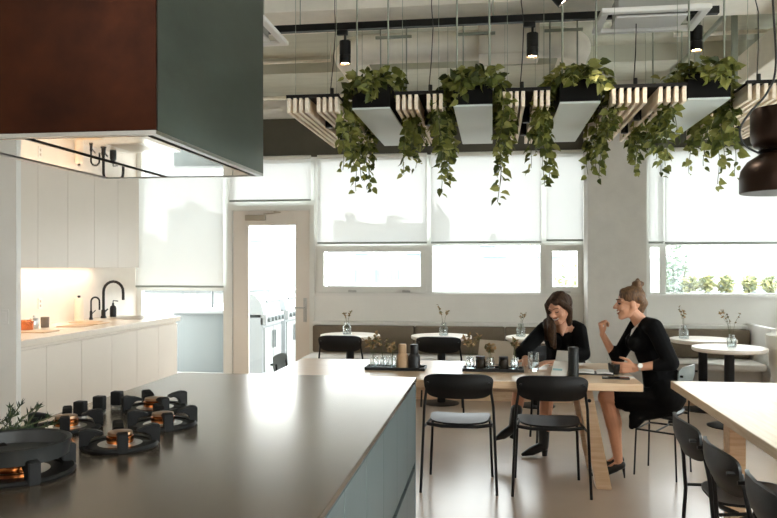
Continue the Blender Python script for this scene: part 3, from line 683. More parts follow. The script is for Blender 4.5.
q = MB().box(-.06,.06,.055,.06,0,.085); q.build('stand', BLACKP, t)
t = thing('open_notebook', 'open white notebook between the flask and the cup', 'notebook', (.72, 5.50, .75), None, -.1)
t['_o'] = (0,0,0)
MB().bbox(-.15,.12,-.1,.1,.0005,.004,.001).build('cover', BLACKP, t)
MB().plate(lambda a, b: (-.078+a*.068, b*.092, .011+.006*(1-a*a)), .006, 12, 6, 40).build('pages', PAPER, t, smooth=40)
MB().plate(lambda a, b: (.06+a*.055, b*.092, .011+.006*(1-a*a)), .006, 12, 6, 40).build('pages', PAPER, t, smooth=40)
t = thing('coffee_cup', 'black coffee cup held by the woman with the bun', 'cup', (.845, 5.46, .75))
MB().lathe([(.0001,.0),(.028,.0),(.032,.004),(.044,.04),(.047,.075),(.044,.075),(.041,.04),(.028,.012),(.0001,.012)], (.845,5.46,.752), 28).build('bowl', mat('black_glaze', S(22,24,25), .25), t, smooth=40)
MB().lathe([(.0001,.055),(.042,.055)], (.845,5.46,.752), 24).build('coffee', mat('coffee', S(70,46,30), .3), t)
solo(MB().tube([(.845,5.45,.775),(.80,5.45,.855)], .003, 6).ell((.797,5.45,.862), (.006,.004,.01)), 'teaspoon', STAIN, 'thin teaspoon standing in the black coffee cup', 'spoon', (.845,5.46,.77), smooth=50)
t = thing('phone', 'flat black phone in a case at the table edge before the cup', 'phone', (.83, 5.25, .75), None, -.12)
t['_o'] = (0,0,0)
MB().bbox(-.10,.08,-.035,.035,.0005,.010,.004).build('body', BLACKP, t); MB().bbox(-.095,.075,-.03,.03,.010,.011,.0005).build('screen', mat('phone_glass', S(10,10,12), .08), t)
solo(MB().bbox(.855,.95,5.285,5.35,.7505,.757,.002), 'folded_card', PAPER, 'small white folded card beside the black phone', 'card', (.9,5.32,.7505))

# ------------------------------------------------------------------ overhead: baffles, planters, plants
BZ0, BZ1, BY0, BY1 = 2.50, 2.595, 4.75, 6.2
def rodpair(mb, xs, ys_, z0, z1, r=.004):
    for x in xs:
        for y in ys_: mb.tube([(x,y,z0),(x,y,z1)], r, 6)
def baffle(x0, x1, n, gap, label, pw):
    t = thing('slat_baffle', label, 'ceiling baffle', ((x0+x1)/2, (BY0+BY1)/2, BZ0), 'wooden slat baffles')
    sw = .022
    nn = n+1; st = (x1-x0-sw)/(nn-1)
    for i in range(nn):
        if i == gap: continue
        x = x0+i*st
        MB().bbox(x, x+sw, BY0, BY1, BZ0, BZ1, .002).build('slat', SLAT, t)
    bk = MB().box(x0-.006, x1+.006, BY0-.004, BY0+.03, BZ1, BZ1+.02).box(x0-.006, x1+.006, BY1-.03, BY1, BZ1, BZ1+.02)
    bk.box(x0-.006, x1+.006, BY0+.03, BY1-.03, BZ1+.004, BZ1+.012)
    bk.build('backing_board', FELT, t)
    xg = x0+gap*st+sw/2
    for y in (5.25, 5.75):
        s = MB().lathe([(.026,-.05),(.026,.045),(.02,.05),(.02,.055)], (xg,y,2.54), 16).build('downlight', BLACKM, t, smooth=40)
    r = MB(); zt = CH if True else 0
    for x in (x0+.03, x1-.03):
        r.tube([(x,BY0+.1,BZ1+.012),(x,BY0+.1,CH)], .0018, 5).tube([(x,BY1-.37,BZ1+.012),(x,BY1-.37,CH)], .0018, 5)
    r.build('suspension_wire', ROD, t)
    MB().tube([(pw,5.1,BZ1+.01),(pw-.01,5.1,BZ1+.12),(pw+.005,5.12,2.9),(pw+.015,5.15,3.15),(pw,5.2,3.3),(pw,5.2,CH)], .0035, 6).tube([(pw,5.1,BZ1+.01),(pw,5.1,BZ1+.14)], .014, 8).build('power_cable', BLACKP, t, smooth=60)
baffle(-1.32, -.985, 8, 4, 'pale wooden slat baffle at the far left of the ceiling row', -1.1)
baffle(-.61, -.315, 7, 4, 'pale wooden slat baffle, second from the left', -.42)
baffle(.06, .348, 7, 4, 'pale wooden slat baffle in the middle of the row', .19)
baffle(.72, 1.155, 9, 5, 'pale wooden slat baffle in front of the column', .92)
baffle(1.505, 1.94, 9, 5, 'pale wooden slat baffle at the right, above the pendant lamp', 1.68)
PX = [-.77, -.125, .53, 1.285]
PL = ['leftmost, between the first two slat baffles', 'second from the left', 'third from the left, left of the column', 'rightmost, above the right windows']
for i, x in enumerate(PX):
    t = thing('hanging_planter', 'black hanging trough planter with grey underside, '+PL[i], 'planter', (x, 5.45, 2.515), 'hanging trough planters')
    w = .122; z0, z1 = 2.52, 2.665
    MB().box(x-w,x+w,BY0,BY0+.012,z0,z1).box(x-w,x+w,BY1-.012,BY1,z0,z1).box(x-w,x-w+.012,BY0+.012,BY1-.012,z0,z1).box(x+w-.012,x+w,BY0+.012,BY1-.012,z0,z1).build('trough', PLANTBOX, t)
    MB().box(x-w+.001,x+w-.001,BY0+.001,BY1-.001,z0-.012,z0+.003).build('base_panel', PLANTBASE, t)
    MB().box(x-w+.012,x+w-.012,BY0+.012,BY1-.012,z1-.03,z1-.02).build('soil', mat('potting_soil', S(40,30,22), .95, var=.2, vscale=40), t)
    for rx in (x-w+.02, x+w-.02):
        for yy in (BY0+.06, BY1-.35): MB().tube([(rx,yy,z0+.01),(rx,yy,CH)], .006, 6).build('hanging_rod', ROD, t, smooth=60)
    for yy in (BY0+.06, BY1-.35): MB().tube([(x-w-.02,yy,3.3),(x+w+.02,yy,3.3)], .012, 6).build('cross_bar', ROD, t, smooth=60)
def pothos(x, seed, label, spec, wid=.2):
    rr = random.Random(seed)
    t = thing('hanging_pothos', label, 'plant', (x, 5.45, 2.65), 'trailing pothos plants')
    lm, vm = MB(), MB()
    def lf(p, dn, sc=1):
        L = rr.uniform(.045,.078)*sc
        lm.leaf(p, dn, V((rr.uniform(-1,1), rr.uniform(-1.2,.6), rr.uniform(-.2,1))), L, L*rr.uniform(.75,.95))
    # bushy crown rising out of the trough
    for k in range(420):
        y = BY0+.02+rr.random()**1.6*(BY1-BY0-.04); px = x+rr.gauss(0,.085); h = rr.random()**1.4*.12
        p = V((max(x-.18,min(x+.18,px)), y-rr.uniform(0,.04), 2.64+h))
        dn = V((rr.uniform(-1,1)+(px-x)*4, rr.uniform(-1.2,.5), rr.uniform(-.7,.5)))
        lf(p, dn)
        if k % 4 == 0: vm.tube([(x+(px-x)*.4,y,2.64),(p.x*.5+x*.5,p.y,p.z-.02),p], .002, 4)
    # trailing vines: (side, y0, y1, count, min length, max length)
    for (sd, ya, yb, n, l0, l1) in spec+[(0,0,0,5,.08,.2)]:
        for k in range(max(2,int(n*.72))):
            y = rr.uniform(ya, yb); L = rr.uniform(l0, l1)*1.12
            if sd == 0: p = V((x+rr.uniform(-.12,.12), BY0-.015, 2.68)); out = V((rr.uniform(-.3,.3), -.5, .2))
            else: p = V((x+sd*.12, y, 2.67)); out = V((sd*.6, rr.uniform(-.5,.5), .3))
            pts = [p]; d = out.normalized(); s = .035
            nst = int(L/s)
            for i in range(nst):
                d = (d+V((rr.uniform(-.22,.22)+(-.09 if abs(pts[-1].x-x)>(.15 if pts[-1].z > 2.48 else wid) else .02)*(1 if pts[-1].x>x else -1), rr.uniform(-.2,.2), -.45))).normalized()
                pts.append(pts[-1]+d*s)
                dens = 2.3 if i < nst*.62 else 1.1
                for q in range(int(dens)+(1 if rr.random() < dens % 1 else 0)):
                    dn = V((rr.uniform(-1,1), rr.uniform(-1,.6), rr.uniform(-1,.1)))
                    lf(pts[-1]+dn*.018, dn, 1 if i < nst*.75 else .8)
            vm.tube(pts, .0022, 4)
    vm.build('vine', STEM, t); lm.build('foliage', LEAF, t)
pothos(PX[0], 21, 'trailing pothos in the leftmost planter, hanging over the first window blind', [(-1,4.85,6.0,15,.3,.55),(1,4.8,6.0,12,.25,.5),(-1,5.0,5.4,4,.5,.64),(1,4.85,5.3,3,.45,.6)])
pothos(PX[1], 22, 'trailing pothos in the second planter with the longest hanging vines', [(-1,4.8,5.8,16,.3,.55),(1,4.8,5.9,13,.25,.45),(-1,4.8,5.1,3,.6,.78),(1,4.8,5.0,2,.6,.76)])
pothos(PX[2], 23, 'trailing pothos in the third planter, just left of the column', [(-1,4.8,5.9,16,.3,.55),(1,4.8,6.0,15,.25,.5),(-1,4.8,5.2,3,.5,.66),(1,5.0,5.6,3,.45,.6)])
pothos(PX[3], 24, 'trailing pothos in the rightmost planter, spreading over the right window', [(-1,4.85,6.1,17,.3,.55),(1,4.8,6.1,20,.25,.5),(-1,4.9,5.4,3,.5,.65),(1,4.8,5.4,3,.5,.66)], .27)

# ------------------------------------------------------------------ ceiling services
t = thing('lighting_track', 'long black lighting track across the ceiling', 'light track', (-.1, 5.4, 3.24))
MB().bbox(-3.2, 1.52, 5.37, 5.42, 3.225, 3.275, .003).build('rail', BLACKM, t)
MB().tube([(-1.4,5.395,3.27),(-1.4,5.395,CH)], .004, 6).tube([(0,5.395,3.27),(0,5.395,3.401)], .004, 6).tube([(1.3,5.395,3.27),(1.3,5.395,CH)], .004, 6).build('hanger', ROD, t)
t = thing('lighting_track', 'nearer lighting track out of frame above the tilted spotlight', 'light track', (0, 4.5, 3.2))
MB().bbox(-2, 2, 4.48, 4.52, 3.25, 3.29, .003).build('rail', BLACKM, t)
MB().tube([(-.5,4.5,3.28),(-.5,4.5,CH)], .004, 6).build('hanger', ROD, t)
WLED = emit_mat('spot_lamp_face', (1,.86,.66,1), 14)
def spot(x, y, zt, label, tilt=(0,0), power=30):
    t = thing('track_spotlight', label, 'spotlight', (x, y, zt), 'track spotlights')
    MB().bbox(x-.06,x+.02,y-.018,y+.018,zt-.035,zt-.001,.004).tube([(x,y,zt-.03),(x,y,zt-.075)], .009, 8).build('adapter', BLACKM, t, smooth=40)
    M = Matrix.Translation((x,y,zt-.075)) @ Euler((tilt[0], tilt[1], 0)).to_matrix().to_4x4()
    MB().lathe([(.02,0),(.04,-.005),(.041,-.01),(.041,-.1),(.036,-.103),(.036,-.108),(.041,-.11),(.041,-.17),(.036,-.17),(.034,-.155)], (0,0,0), 28, M).build('lamp_head', BLACKM, t, smooth=35)
    MB().lathe([(.0001,-.158),(.034,-.158)], (0,0,0), 24, M).build('lens', WLED, t)
    l = bpy.data.lights.new('spot_lamp', 'SPOT'); l.energy = power; l.color = (1,.87,.7); l.spot_size = math.radians(60); l.spot_blend = .6; l.shadow_soft_size = .03
    o = bpy.data.objects.new('spot_lamp', l); COL.objects.link(o); o.matrix_world = M @ Matrix.Translation((0,0,-.175)); 
    w = o.matrix_world.copy(); o.parent = t; o.matrix_parent_inverse = Matrix.Translation((-x,-y,-zt)); o.matrix_basis = w
spot(-1.065, 5.395, 3.225, 'black track spotlight at the left of the track')
spot(.275, 5.395, 3.225, 'black track spotlight in the middle of the track')
spot(1.375, 5.395, 3.2245, 'black track spotlight behind the white ceiling cassette')
spot(.30, 4.5, 3.25, 'tilted black spotlight cut by the top frame edge', (0,-.7))
def cassette(x0, x1, y0, y1, z, label):
    t = thing('ceiling_cassette', label, 'ceiling unit', ((x0+x1)/2,(y0+y1)/2,z), 'white ceiling cassettes')
    e = .05
    fr = MB(); M1 = [(x0,y0),(x1,y0),(x1,y1),(x0,y1)]; M2 = [(x0+e,y0+e),(x1-e,y0+e),(x1-e,y1-e),(x0+e,y1-e)]
    fr.box(x0,x1,y0,y0+e,z,z+.03).box(x0,x1,y1-e,y1,z,z+.03).box(x0,x0+e,y0+e,y1-e,z,z+.03).box(x1-e,x1,y0+e,y1-e,z,z+.03).build('frame', WHITE, t, bevel=.004)
    MB().box(x0+.12,x1-.12,y0+.1,y1-.1,z+.03,z+.16).build('housing', mat('cassette_grey', S(170,170,164), .6), t)
    MB().bbox(x0+.11,x1-.11,y0+.13,y1-.1,z+.004,z+.02,.004).build('panel', WHITE, t)
    MB().box(x0+.1,x1-.1,y0+.07,y0+.105,z+.02,z+.03).build('louvre', BLACKP, t)
    r = MB()
    for x in (x0+.15, x1-.15):
        for y in (y0+.12, y1-.12): r.tube([(x,y,z+.16),(x,y,CH)], .004, 5)
    r.build('hanger', ROD, t)
cassette(.675, 1.34, 4.88, 5.345, 3.10, 'white ceiling cassette unit at the upper right')
cassette(-2.15, -1.46, 4.72, 5.30, 3.10, 'white ceiling cassette unit mostly hidden behind the hood')
# ducts
t = thing('air_duct', 'large pale round air duct with two elbows under the ceiling', 'duct', (-.3, 6.1, 3.2))
zc, r = 3.285, .12
pts = [(-1.22,8.9,zc),(-1.22,6.35,zc)]+[(-1.0-.22*math.cos(a), 6.35-.25*math.sin(a), zc) for a in [k*pi/12 for k in range(1,7)]]+[(-.1,6.1,zc)]
MB().tube(pts, r, 28).build('round_duct', DUCT, t, smooth=50)
pts = [(.35,6.1,zc),(.45,6.1,zc)]+[(.45+.22*math.sin(a), 6.32-.22*math.cos(a), zc) for a in [k*pi/12 for k in range(1,7)]]+[(.67,8.9,zc)]
MB().tube(pts, r, 28).build('round_duct', DUCT, t, smooth=50)
MB().bbox(-.115, .36, 5.93, 6.27, 3.165, 3.398, .008).build('plenum_box', mat('plenum_paint', S(224,216,202), .7), t)
t = thing('rectangular_duct', 'pale rectangular duct running to the windows at upper right', 'duct', (2.3,7,3.12))
MB().bbox(2.16, 2.42, 4.9, 8.9, 3.12, 3.38, .01).build('duct_body', DUCT, t)
for y in (5.2, 7, 8.6): MB().box(2.28,2.30,y,y+.02,3.38,CH-.0005).build('hanger', ROD, t)
def pipe(pts, r, label, m=ROD, g='service pipes under the ceiling'):
    b = MB().tube(pts, r, 10)
    for p in (pts[0], pts[-1]): b.tube([p, (p[0],p[1],CH)], .004, 5)
    solo(b, 'service_pipe', m, label, 'pipe', pts[0], g, smooth=50)
pipe([(-4.4,6.9,3.43),(-1.5,6.9,3.43)], .014, 'thin pipe across the ceiling behind the left duct elbow', DUCT)
pipe([(-4.4,8.3,3.42),(3.2,8.3,3.42)], .02, 'long pipe across the ceiling near the back windows', DUCT)
pipe([(1.75,5.0,3.42),(1.75,8.9,3.42)], .02, 'grey pipe running towards the windows beside the rectangular duct')
pipe([(1.5,6.6,3.45),(3.2,6.6,3.45)], .018, 'grey pipe crossing under the ceiling at the upper right', DUCT)
for k, (x, l) in enumerate([(1.62,'left of the pair'),(1.9,'right of the pair')]):
    solo(MB().box(x-.02,x+.02,6.3,6.34,2.95,CH).box(x-.1,x+.1,6.29,6.35,2.93,2.95), 'strut_hanger', ROD, 'grey steel strut hanging at upper right, '+l, 'hanger', (x,6.32,2.93), 'steel struts under the ceiling')
# pendant lamp
t = thing('pendant_lamp', 'bronze pendant lamp with cylinder over dome at the right edge', 'lamp', (1.435, 4.0, 1.872))
c = (1.435, 4.0, 1.872)
MB().lathe([(.199,0),(.203,.004),(.203,.075),(.196,.115),(.165,.16),(.125,.185),(.112,.195),(.108,.193),(.121,.181),(.16,.156),(.19,.113),(.197,.075),(.197,.004)], c, 56).build('dome_shade', BRONZE, t, smooth=40)
MB().lathe([(.11,.193),(.108,.2),(.118,.203),(.108,.207),(.118,.21),(.108,.215),(.112,.222)], c, 40).build('neck', mat('bronze_neck', S(40,28,22), .35, .7), t, smooth=40)
MB().lathe([(.108,.222),(.135,.235),(.148,.262),(.152,.30),(.152,.415),(.15,.418),(.0001,.418)], c, 56).build('upper_housing', BRONZE, t, smooth=40)
MB().lathe([(.19,.07),(.16,.12),(.05,.165),(.0001,.165)], c, 40).build('inner_reflector', COPPERI, t, smooth=40)
MB().ell((1.435,4.0,1.872+.10), .04).build('bulb', emit_mat('warm_bulb', (1,.6,.3,1), 6), t, smooth=60)
p = [(1.37,3.97,CH-.002),(1.365,3.95,2.9),(1.375,3.93,2.5),(1.335,3.93,2.36),(1.25,3.92,2.26),(1.205,3.92,2.18),(1.225,3.93,2.11),(1.29,3.96,2.075),(1.33,3.98,2.07)]
def smooth_path(p, n=6):
    p = [V(a) for a in p]; o = []
    for i in range(len(p)-1):
        a, b, c, d = p[max(i-1,0)], p[i], p[i+1], p[min(i+2,len(p)-1)]
        for k in range(n):
            u = k/n; o.append(.5*((2*b)+(c-a)*u+(2*a-5*b+4*c-d)*u*u+(3*b-a-3*c+d)*u**3))
    return o+[p[-1]]
MB().tube(smooth_path(p), .0055, 8).build('cord', BLACKP, t, smooth=60)
MB().tube([(1.435,4.0,2.28),(1.435,4.0,CH)], .004, 6).build('suspension_wire', ROD, t)
l = bpy.data.lights.new('bulb_lamp', 'POINT'); l.energy = 6; l.color = (1,.65,.35); l.shadow_soft_size = .045
o = bpy.data.objects.new('bulb_lamp', l); COL.objects.link(o); o.parent = t; o.location = (0,0,.06)

# ------------------------------------------------------------------ people
def hand(mb, w, d, n, sgn, curls, thumb=(.6,.5), spread=.0, sc=1.0):
    """w wrist, d direction, n palm normal, sgn thumb side along d x n"""
    w, d, n = V(w), V(d).normalized(), V(n); n = (n-d*n.dot(d)).normalized(); s = d.cross(n)*sgn
    P = .082*sc
    for i in range(4):
        o = s*(.030-.020*i)*sc
        mb.cap(w+o*.55, w+d*P+o, .015*sc, .0115*sc, 8)
        L = (.044,.049,.046,.036)[i]*sc; c = curls[i] if isinstance(curls, (list, tuple)) else curls
        p = w+d*P+o; a = 0
        for j, (f, r0, r1) in enumerate(((1,.0098,.0088),(.62,.0088,.0080),(.5,.0080,.0068))):
            a += c*(1, 1.15, .8)[j]
            q = p+(d*math.cos(a)+n*math.sin(a)+s*spread*(1.5-i)*.3).normalized()*L*f
            mb.cap(p, q, r0*sc, r1*sc, 8); p = q
    b0 = w+d*.018*sc+s*.018*sc
    td = (d*thumb[0]+s*.75+n*thumb[1]).normalized()
    b1 = b0+td*.042*sc; b2 = b1+(td*.5+d*.7).normalized()*.034*sc; b3 = b2+(td*.3+d*.8+n*.2).normalized()*.026*sc
    mb.cap(b0, b1, .016*sc, .0115*sc, 8); mb.cap(b1, b2, .0115*sc, .010*sc, 8); mb.cap(b2, b3, .010*sc, .008*sc, 8)
def head(mb, c, R):
    q = lambda x, y, z: V(c)+R @ V((x,y,z))
    mb.ell(q(0,-.012,.035), (.074,.094,.085), R)
    mb.ell(q(0,.028,-.028), (.060,.062,.074), R)
    mb.cap(q(-.03,.02,-.068), q(-.012,.066,-.092), .026, .021); mb.cap(q(.03,.02,-.068), q(.012,.066,-.092), .026, .021)
    mb.cap(q(-.055,-.01,-.03), q(-.03,.02,-.068), .022, .024); mb.cap(q(.055,-.01,-.03), q(.03,.02,-.068), .022, .024)
    for s in (-1, 1):
        mb.ell(q(s*.036,.062,-.028), (.024,.022,.022), R)
        mb.ell(q(s*.073,-.008,-.004), (.010,.019,.030), R)
        mb.cap(q(s*.012,.083,.026), q(s*.045,.066,.026), .010, .009)
    mb.cap(q(0,.084,.016), q(0,.110,-.022), .0085, .0125); mb.ell(q(-.010,.096,-.026), .009); mb.ell(q(.010,.096,-.026), .009)
    mb.cap(q(-.02,.080,-.046), q(.02,.080,-.046), .010, .010); mb.cap(q(-.014,.080,-.068), q(.014,.080,-.068), .010, .010)
def face(parent, c, R, closed=False):
    q = lambda x, y, z: V(c)+R @ V((x,y,z))
    for s in (-1, 1):
        e = MB()
        if closed: e.tube([q(s*.018,.082,.004), q(s*.030,.084,-.001), q(s*.044,.074,.003)], .0032, 6)
        else: e.tube([q(s*.018,.083,.006), q(s*.030,.085,.010), q(s*.045,.073,.005)], .0036, 6).ell(q(s*.031,.079,.004), (.006,.006,.005), R)
        e.build('eye', LASH, parent, smooth=60)
        MB().tube([q(s*.014,.092,.032), q(s*.03,.090,.037), q(s*.050,.070,.031)], .0026, 6)  .build('eyebrow', HAIRB, parent, smooth=60)
    MB().tube([q(-.027,.080,-.048), q(-.014,.091,-.054), q(0,.094,-.055), q(.014,.091,-.054), q(.027,.080,-.048)], .0062, 8).build('teeth', TEETH, parent, smooth=60)
    MB().tube([q(-.029,.078,-.046), q(-.014,.092,-.048), q(0,.095,-.0475), q(.014,.092,-.048), q(.029,.078,-.046)], .0036, 8).tube([q(-.029,.078,-.048), q(-.014,.088,-.064), q(0,.091,-.066), q(.014,.088,-.064), q(.029,.078,-.048)], .0045, 8).build('lips', LIP, parent, smooth=60)

# --- woman with the bun, in profile at the table end (faces -X)
W = thing('person', 'woman with a hair bun in a black top and skirt, holding a coffee cup', 'person', (1.2, 5.6, 0))
R = Euler((0,0,pi/2)).to_matrix() @ Euler((math.radians(-3),0,0)).to_matrix()
hc = (.974, 5.6, 1.240)
b = MB(); head(b, hc, R)
b.cap((1.065,5.6,1.08), (1.005,5.6,1.17), .055, .05)
b.cap((1.21,5.6,.58), (1.165,5.6,.78), .12, .10); b.cap((1.165,5.6,.78), (1.09,5.6,1.0), .10, .105)
b.cap((1.095,5.45,1.09), (1.07,5.75,1.09), .05, .05)
b.cap((1.105,5.43,1.085), (1.20,5.375,.845), .046, .037); b.cap((1.20,5.375,.845), (.975,5.415,.805), .037, .024)
b.cap((1.06,5.77,1.085), (.915,5.80,.805), .046, .036); b.cap((.915,5.80,.805), (.805,5.76,1.005), .036, .023)
hand(b, (.975,5.415,.805), (-1,.12,-.02), (0,1,.05), -1, (.38,.42,.46,.5), (.55,.35), .05)
hand(b, (.805,5.76,1.005), (-.22,-.03,1), (1,.1,.15), -1, (1.15,1.2,1.2,1.2), (.8,.5), 0, .95)
for y, kx, ax in ((5.535,.80,.885),(5.68,.83,.90)):
    b.cap((1.20,y,.56), (kx,y,.575), .085, .062); b.cap((kx,y,.575), (kx+.05,y,.37), .055, .052); b.cap((kx+.05,y,.37), (ax,y+.02,.13), .05, .031)
    b.cap((ax,y+.02,.125), (ax+.01,y+.02,.10), .03, .028); b.cap((ax,y+.02,.10), (ax-.10,y+.02,.035), .028, .024); b.cap((ax-.10,y+.02,.035), (ax-.16,y+.02,.022), .022, .015)
fuse(b, 'body', SKIN, W, .0048, 3)
face(W, hc, R)
h = MB(); q = lambda x, y, z: V(hc)+R @ V((x,y,z))
h.ell(q(0,-.017,.049), (.081,.096,.081), R); h.cap(q(0,.040,.085), q(0,-.05,.088), .032, .045)
h.cap(q(0,-.07,.0), q(0,-.062,-.05), .055, .035); h.ell(q(0,-.06,.140), (.032,.034,.028), R); h.ell(q(-.02,-.06,.15), .017); h.ell(q(.0,-.088,.138), .018); h.ell(q(.004,-.062,.168), .014); h.ell(q(.012,-.078,.142), .02); h.ell(q(-.014,-.05,.150), .017); h.ell(q(0,-.036,.143), .018); h.ell(q(.018,-.05,.148), .014)
for s in (-1, 1): h.cap(q(s*.046,.030,.060), q(s*.060,-.06,.03), .022, .028)
fuse(h, 'hair', HAIRL, W, .006, 2)
k = MB()   # top
k.cap((1.20,5.6,.60), (1.165,5.6,.78), .13, .112); k.cap((1.165,5.6,.78), (1.09,5.6,.99), .113, .118); k.cap((1.09,5.54,.98), (1.085,5.54,1.07), .085, .07); k.cap((1.09,5.66,.98), (1.085,5.66,1.07), .085, .07)
k.cap((1.10,5.44,1.085), (1.07,5.76,1.085), .064, .064); k.ell((1.015,5.55,.965), .07); k.ell((1.015,5.65,.965), .07)
k.cap((1.15,5.6,.97), (1.19,5.6,.80), .10, .10)
k.cap((1.105,5.43,1.085), (1.205,5.372,.848), .062, .055); k.cap((1.205,5.372,.848), (1.12,5.39,.825), .055, .046)
k.cap((1.06,5.77,1.085), (.92,5.80,.83), .060, .052); k.cap((.92,5.80,.825), (.89,5.79,.875), .052, .046)
top = fuse(k, 'top', CLOTH, W, .006, 4)
k = MB()   # skirt
k.cap((1.21,5.54,.60), (1.21,5.66,.60), .138, .138); k.cap((1.22,5.6,.60), (1.20,5.6,.70), .14, .125)
for y in (5.53, 5.68): k.cap((1.2,y,.555), (.90,y,.575), .105, .082)
k.cap((.95,5.53,.56), (.95,5.68,.56), .085, .085); k.cap((1.16,5.50,.49), (.985,5.49,.45), .045, .04); k.cap((.985,5.49,.45), (.965,5.485,.385), .038, .022)
k.cap((1.05,5.5,.47), (.99,5.49,.40), .04, .03)
fuse(k, 'skirt', CLOTH2, W, .006, 3)
MB().add([(1.03,5.535,1.115),(1.015,5.60,1.07),(.965,5.57,1.0),(.975,5.545,1.06)], [(0,1,2,3)]).build('collar', PAPER, W)
for y, ax in ((5.555,.885),(5.70,.90)):
    s = MB()
    s.cap((ax+.018,y,.095), (ax-.02,y,.08), .033, .032); s.cap((ax-.02,y,.075), (ax-.10,y,.034), .033, .029); s.cap((ax-.10,y,.033), (ax-.185,y,.018), .029, .013)
    sh = fuse(s, 'shoe', SHOE, W, .005, 2)
    MB().tube([(ax+.034,y,.09),(ax+.043,y,.001)], [.014,.005], 8).build('heel', SHOE, sh, smooth=50)
wt = MB()
dv = V((.975,5.415,.805))-V((1.20,5.375,.845)); dv.normalize(); wc = V((1.003,5.4095,.8098))
wt.tube([wc-dv*.008, wc+dv*.008], .0295, 20); wa = wt.build('watch', STAIN, W, smooth=40)
MB().tube([wc+V((0,-.024,.012)), wc+V((0,-.034,.017))], .017, 20).build('dial', PAPER, wa, smooth=40)

# --- long-haired woman behind the table (faces -Y, looks down to her right)
W = thing('person', 'woman with long brown hair in a black top, looking down and smiling', 'person', (.56, 6.48, 0))
R = Euler((0,0,pi-.72)).to_matrix() @ Euler((math.radians(-24),math.radians(6),0)).to_matrix()
hc = (.522, 6.15, 1.175)
b = MB(); head(b, hc, R)
b.cap((.55,6.28,1.03), (.54,6.20,1.13), .056, .05)
b.cap((.56,6.48,.58), (.555,6.44,.76), .12, .105); b.cap((.555,6.44,.76), (.55,6.34,.96), .105, .11)
b.cap((.42,6.28,1.0), (.68,6.31,1.0), .05, .05); b.cap((.546,6.255,1.05), (.552,6.185,.955), .062, .007)
b.cap((.41,6.27,.995), (.225,6.0,.82), .046, .037); b.cap((.225,6.0,.82), (.262,5.90,.785), .034, .024)
b.cap((.69,6.31,.995), (.695,6.05,.81), .046, .037); b.cap((.695,6.05,.81), (.47,5.80,.785), .036, .024)
hand(b, (.262,5.90,.795), (-.05,-1,.0), (0,0,-1), -1, (.2,.2,.2,.25), (.6,.2), .1)
hand(b, (.47,5.80,.79), (-.9,-.45,.0), (0,0,-1), 1, (.18,.18,.2,.22), (.5,.15), .1)
b.cap((.63,6.47,.555), (.43,6.05,.565), .085, .062); b.cap((.43,6.05,.565), (.415,6.10,.37), .056, .052); b.cap((.415,6.10,.37), (.405,6.12,.15), .05, .034)
b.cap((.48,6.47,.57), (.215,6.05,.60), .085, .062); b.cap((.215,6.05,.60), (.19,6.04,.42), .056, .05); b.cap((.19,6.04,.42), (.17,6.01,.27), .046, .034)
fuse(b, 'body', SKIN, W, .0048, 3)
face(W, hc, R, True)
h = MB(); q = lambda x, y, z: V(hc)+R @ V((x,y,z))
h.ell(q(0,-.028,.043), (.080,.093,.086), R); h.cap(q(-.03,.05,.075), q(-.02,-.05,.082), .03, .045); h.cap(q(.035,.045,.072), q(.03,-.05,.078), .032, .045)
h.cap(q(0,-.085,.02), (.57,6.34,1.04), .07, .06); h.cap(q(0,.046,.086), q(0,-.04,.092), .026, .04)
for s, pts in ((1, [q(.066,.045,.055), q(.086,.03,-.03), V((.455,6.10,1.03)), V((.455,6.13,.96)), V((.465,6.14,.88))]), (-1, [q(-.06,.035,.06), q(-.086,-.012,-.02), V((.605,6.25,1.06)), V((.61,6.36,1.02)), V((.60,6.42,.93))])):
    rs = (.024,.025,.032,.032,.016)
    for i in range(4): h.cap(pts[i], pts[i+1], rs[i], rs[i+1])
h.cap((.47,6.15,1.04), (.49,6.17,.86), .03, .016); h.cap((.43,6.18,1.06), (.43,6.17,.93), .035, .02)
fuse(h, 'hair', HAIRB, W, .006, 2)
k = MB()
k.cap((.56,6.48,.60), (.555,6.44,.76), .135, .118); k.cap((.555,6.44,.76), (.55,6.35,.93), .12, .125); k.ell((.49,6.27,.90), .075); k.ell((.61,6.28,.90), .075)
k.cap((.47,6.31,.94), (.455,6.30,1.005), .075, .062); k.cap((.65,6.33,.94), (.655,6.32,1.01), .075, .062)
k.cap((.42,6.29,1.0), (.50,6.33,1.01), .062, .06); k.cap((.68,6.32,1.0), (.60,6.34,1.01), .062, .06)
k.cap((.41,6.27,.99), (.220,6.0,.83), .064, .056); k.cap((.220,6.0,.83), (.248,5.965,.805), .055, .046)
k.cap((.695,6.31,.99), (.70,6.05,.825), .064, .056); k.cap((.70,6.05,.825), (.62,5.965,.81), .055, .046)
fuse(k, 'top', CLOTH, W, .006, 4)
k = MB()
k.cap((.50,6.48,.60), (.62,6.48,.60), .138, .138)
k.cap((.63,6.46,.56), (.45,6.08,.57), .10, .078); k.cap((.48,6.46,.575), (.24,6.08,.60), .10, .078); k.cap((.33,6.15,.55), (.47,6.13,.54), .085, .08); k.cap((.27,6.08,.57), (.42,6.06,.56), .08, .08)
fuse(k, 'skirt', CLOTH2, W, .006, 3)
def boot(ank, toe, up):
    s = MB(); a, tp = V(ank), V(toe); u = V(up)
    s.cap(a+u*.10, a, .048, .043); hd = (a-tp); hd.z *= 1; hd.normalize()
    heel = a-u*.055
    s.cap(a, heel, .043, .038); s.cap(heel+u*.01, tp+(heel-tp)*.42, .038, .036); s.cap(tp+(heel-tp)*.42, tp, .036, .016)
    o = fuse(s, 'boot', SHOE, W, .005, 2)
    hb = heel+(heel-tp).normalized()*.008
    MB().tube([hb-u*.01, hb-u*.075], [.027,.021], 12).build('heel', SHOE, o, smooth=50)
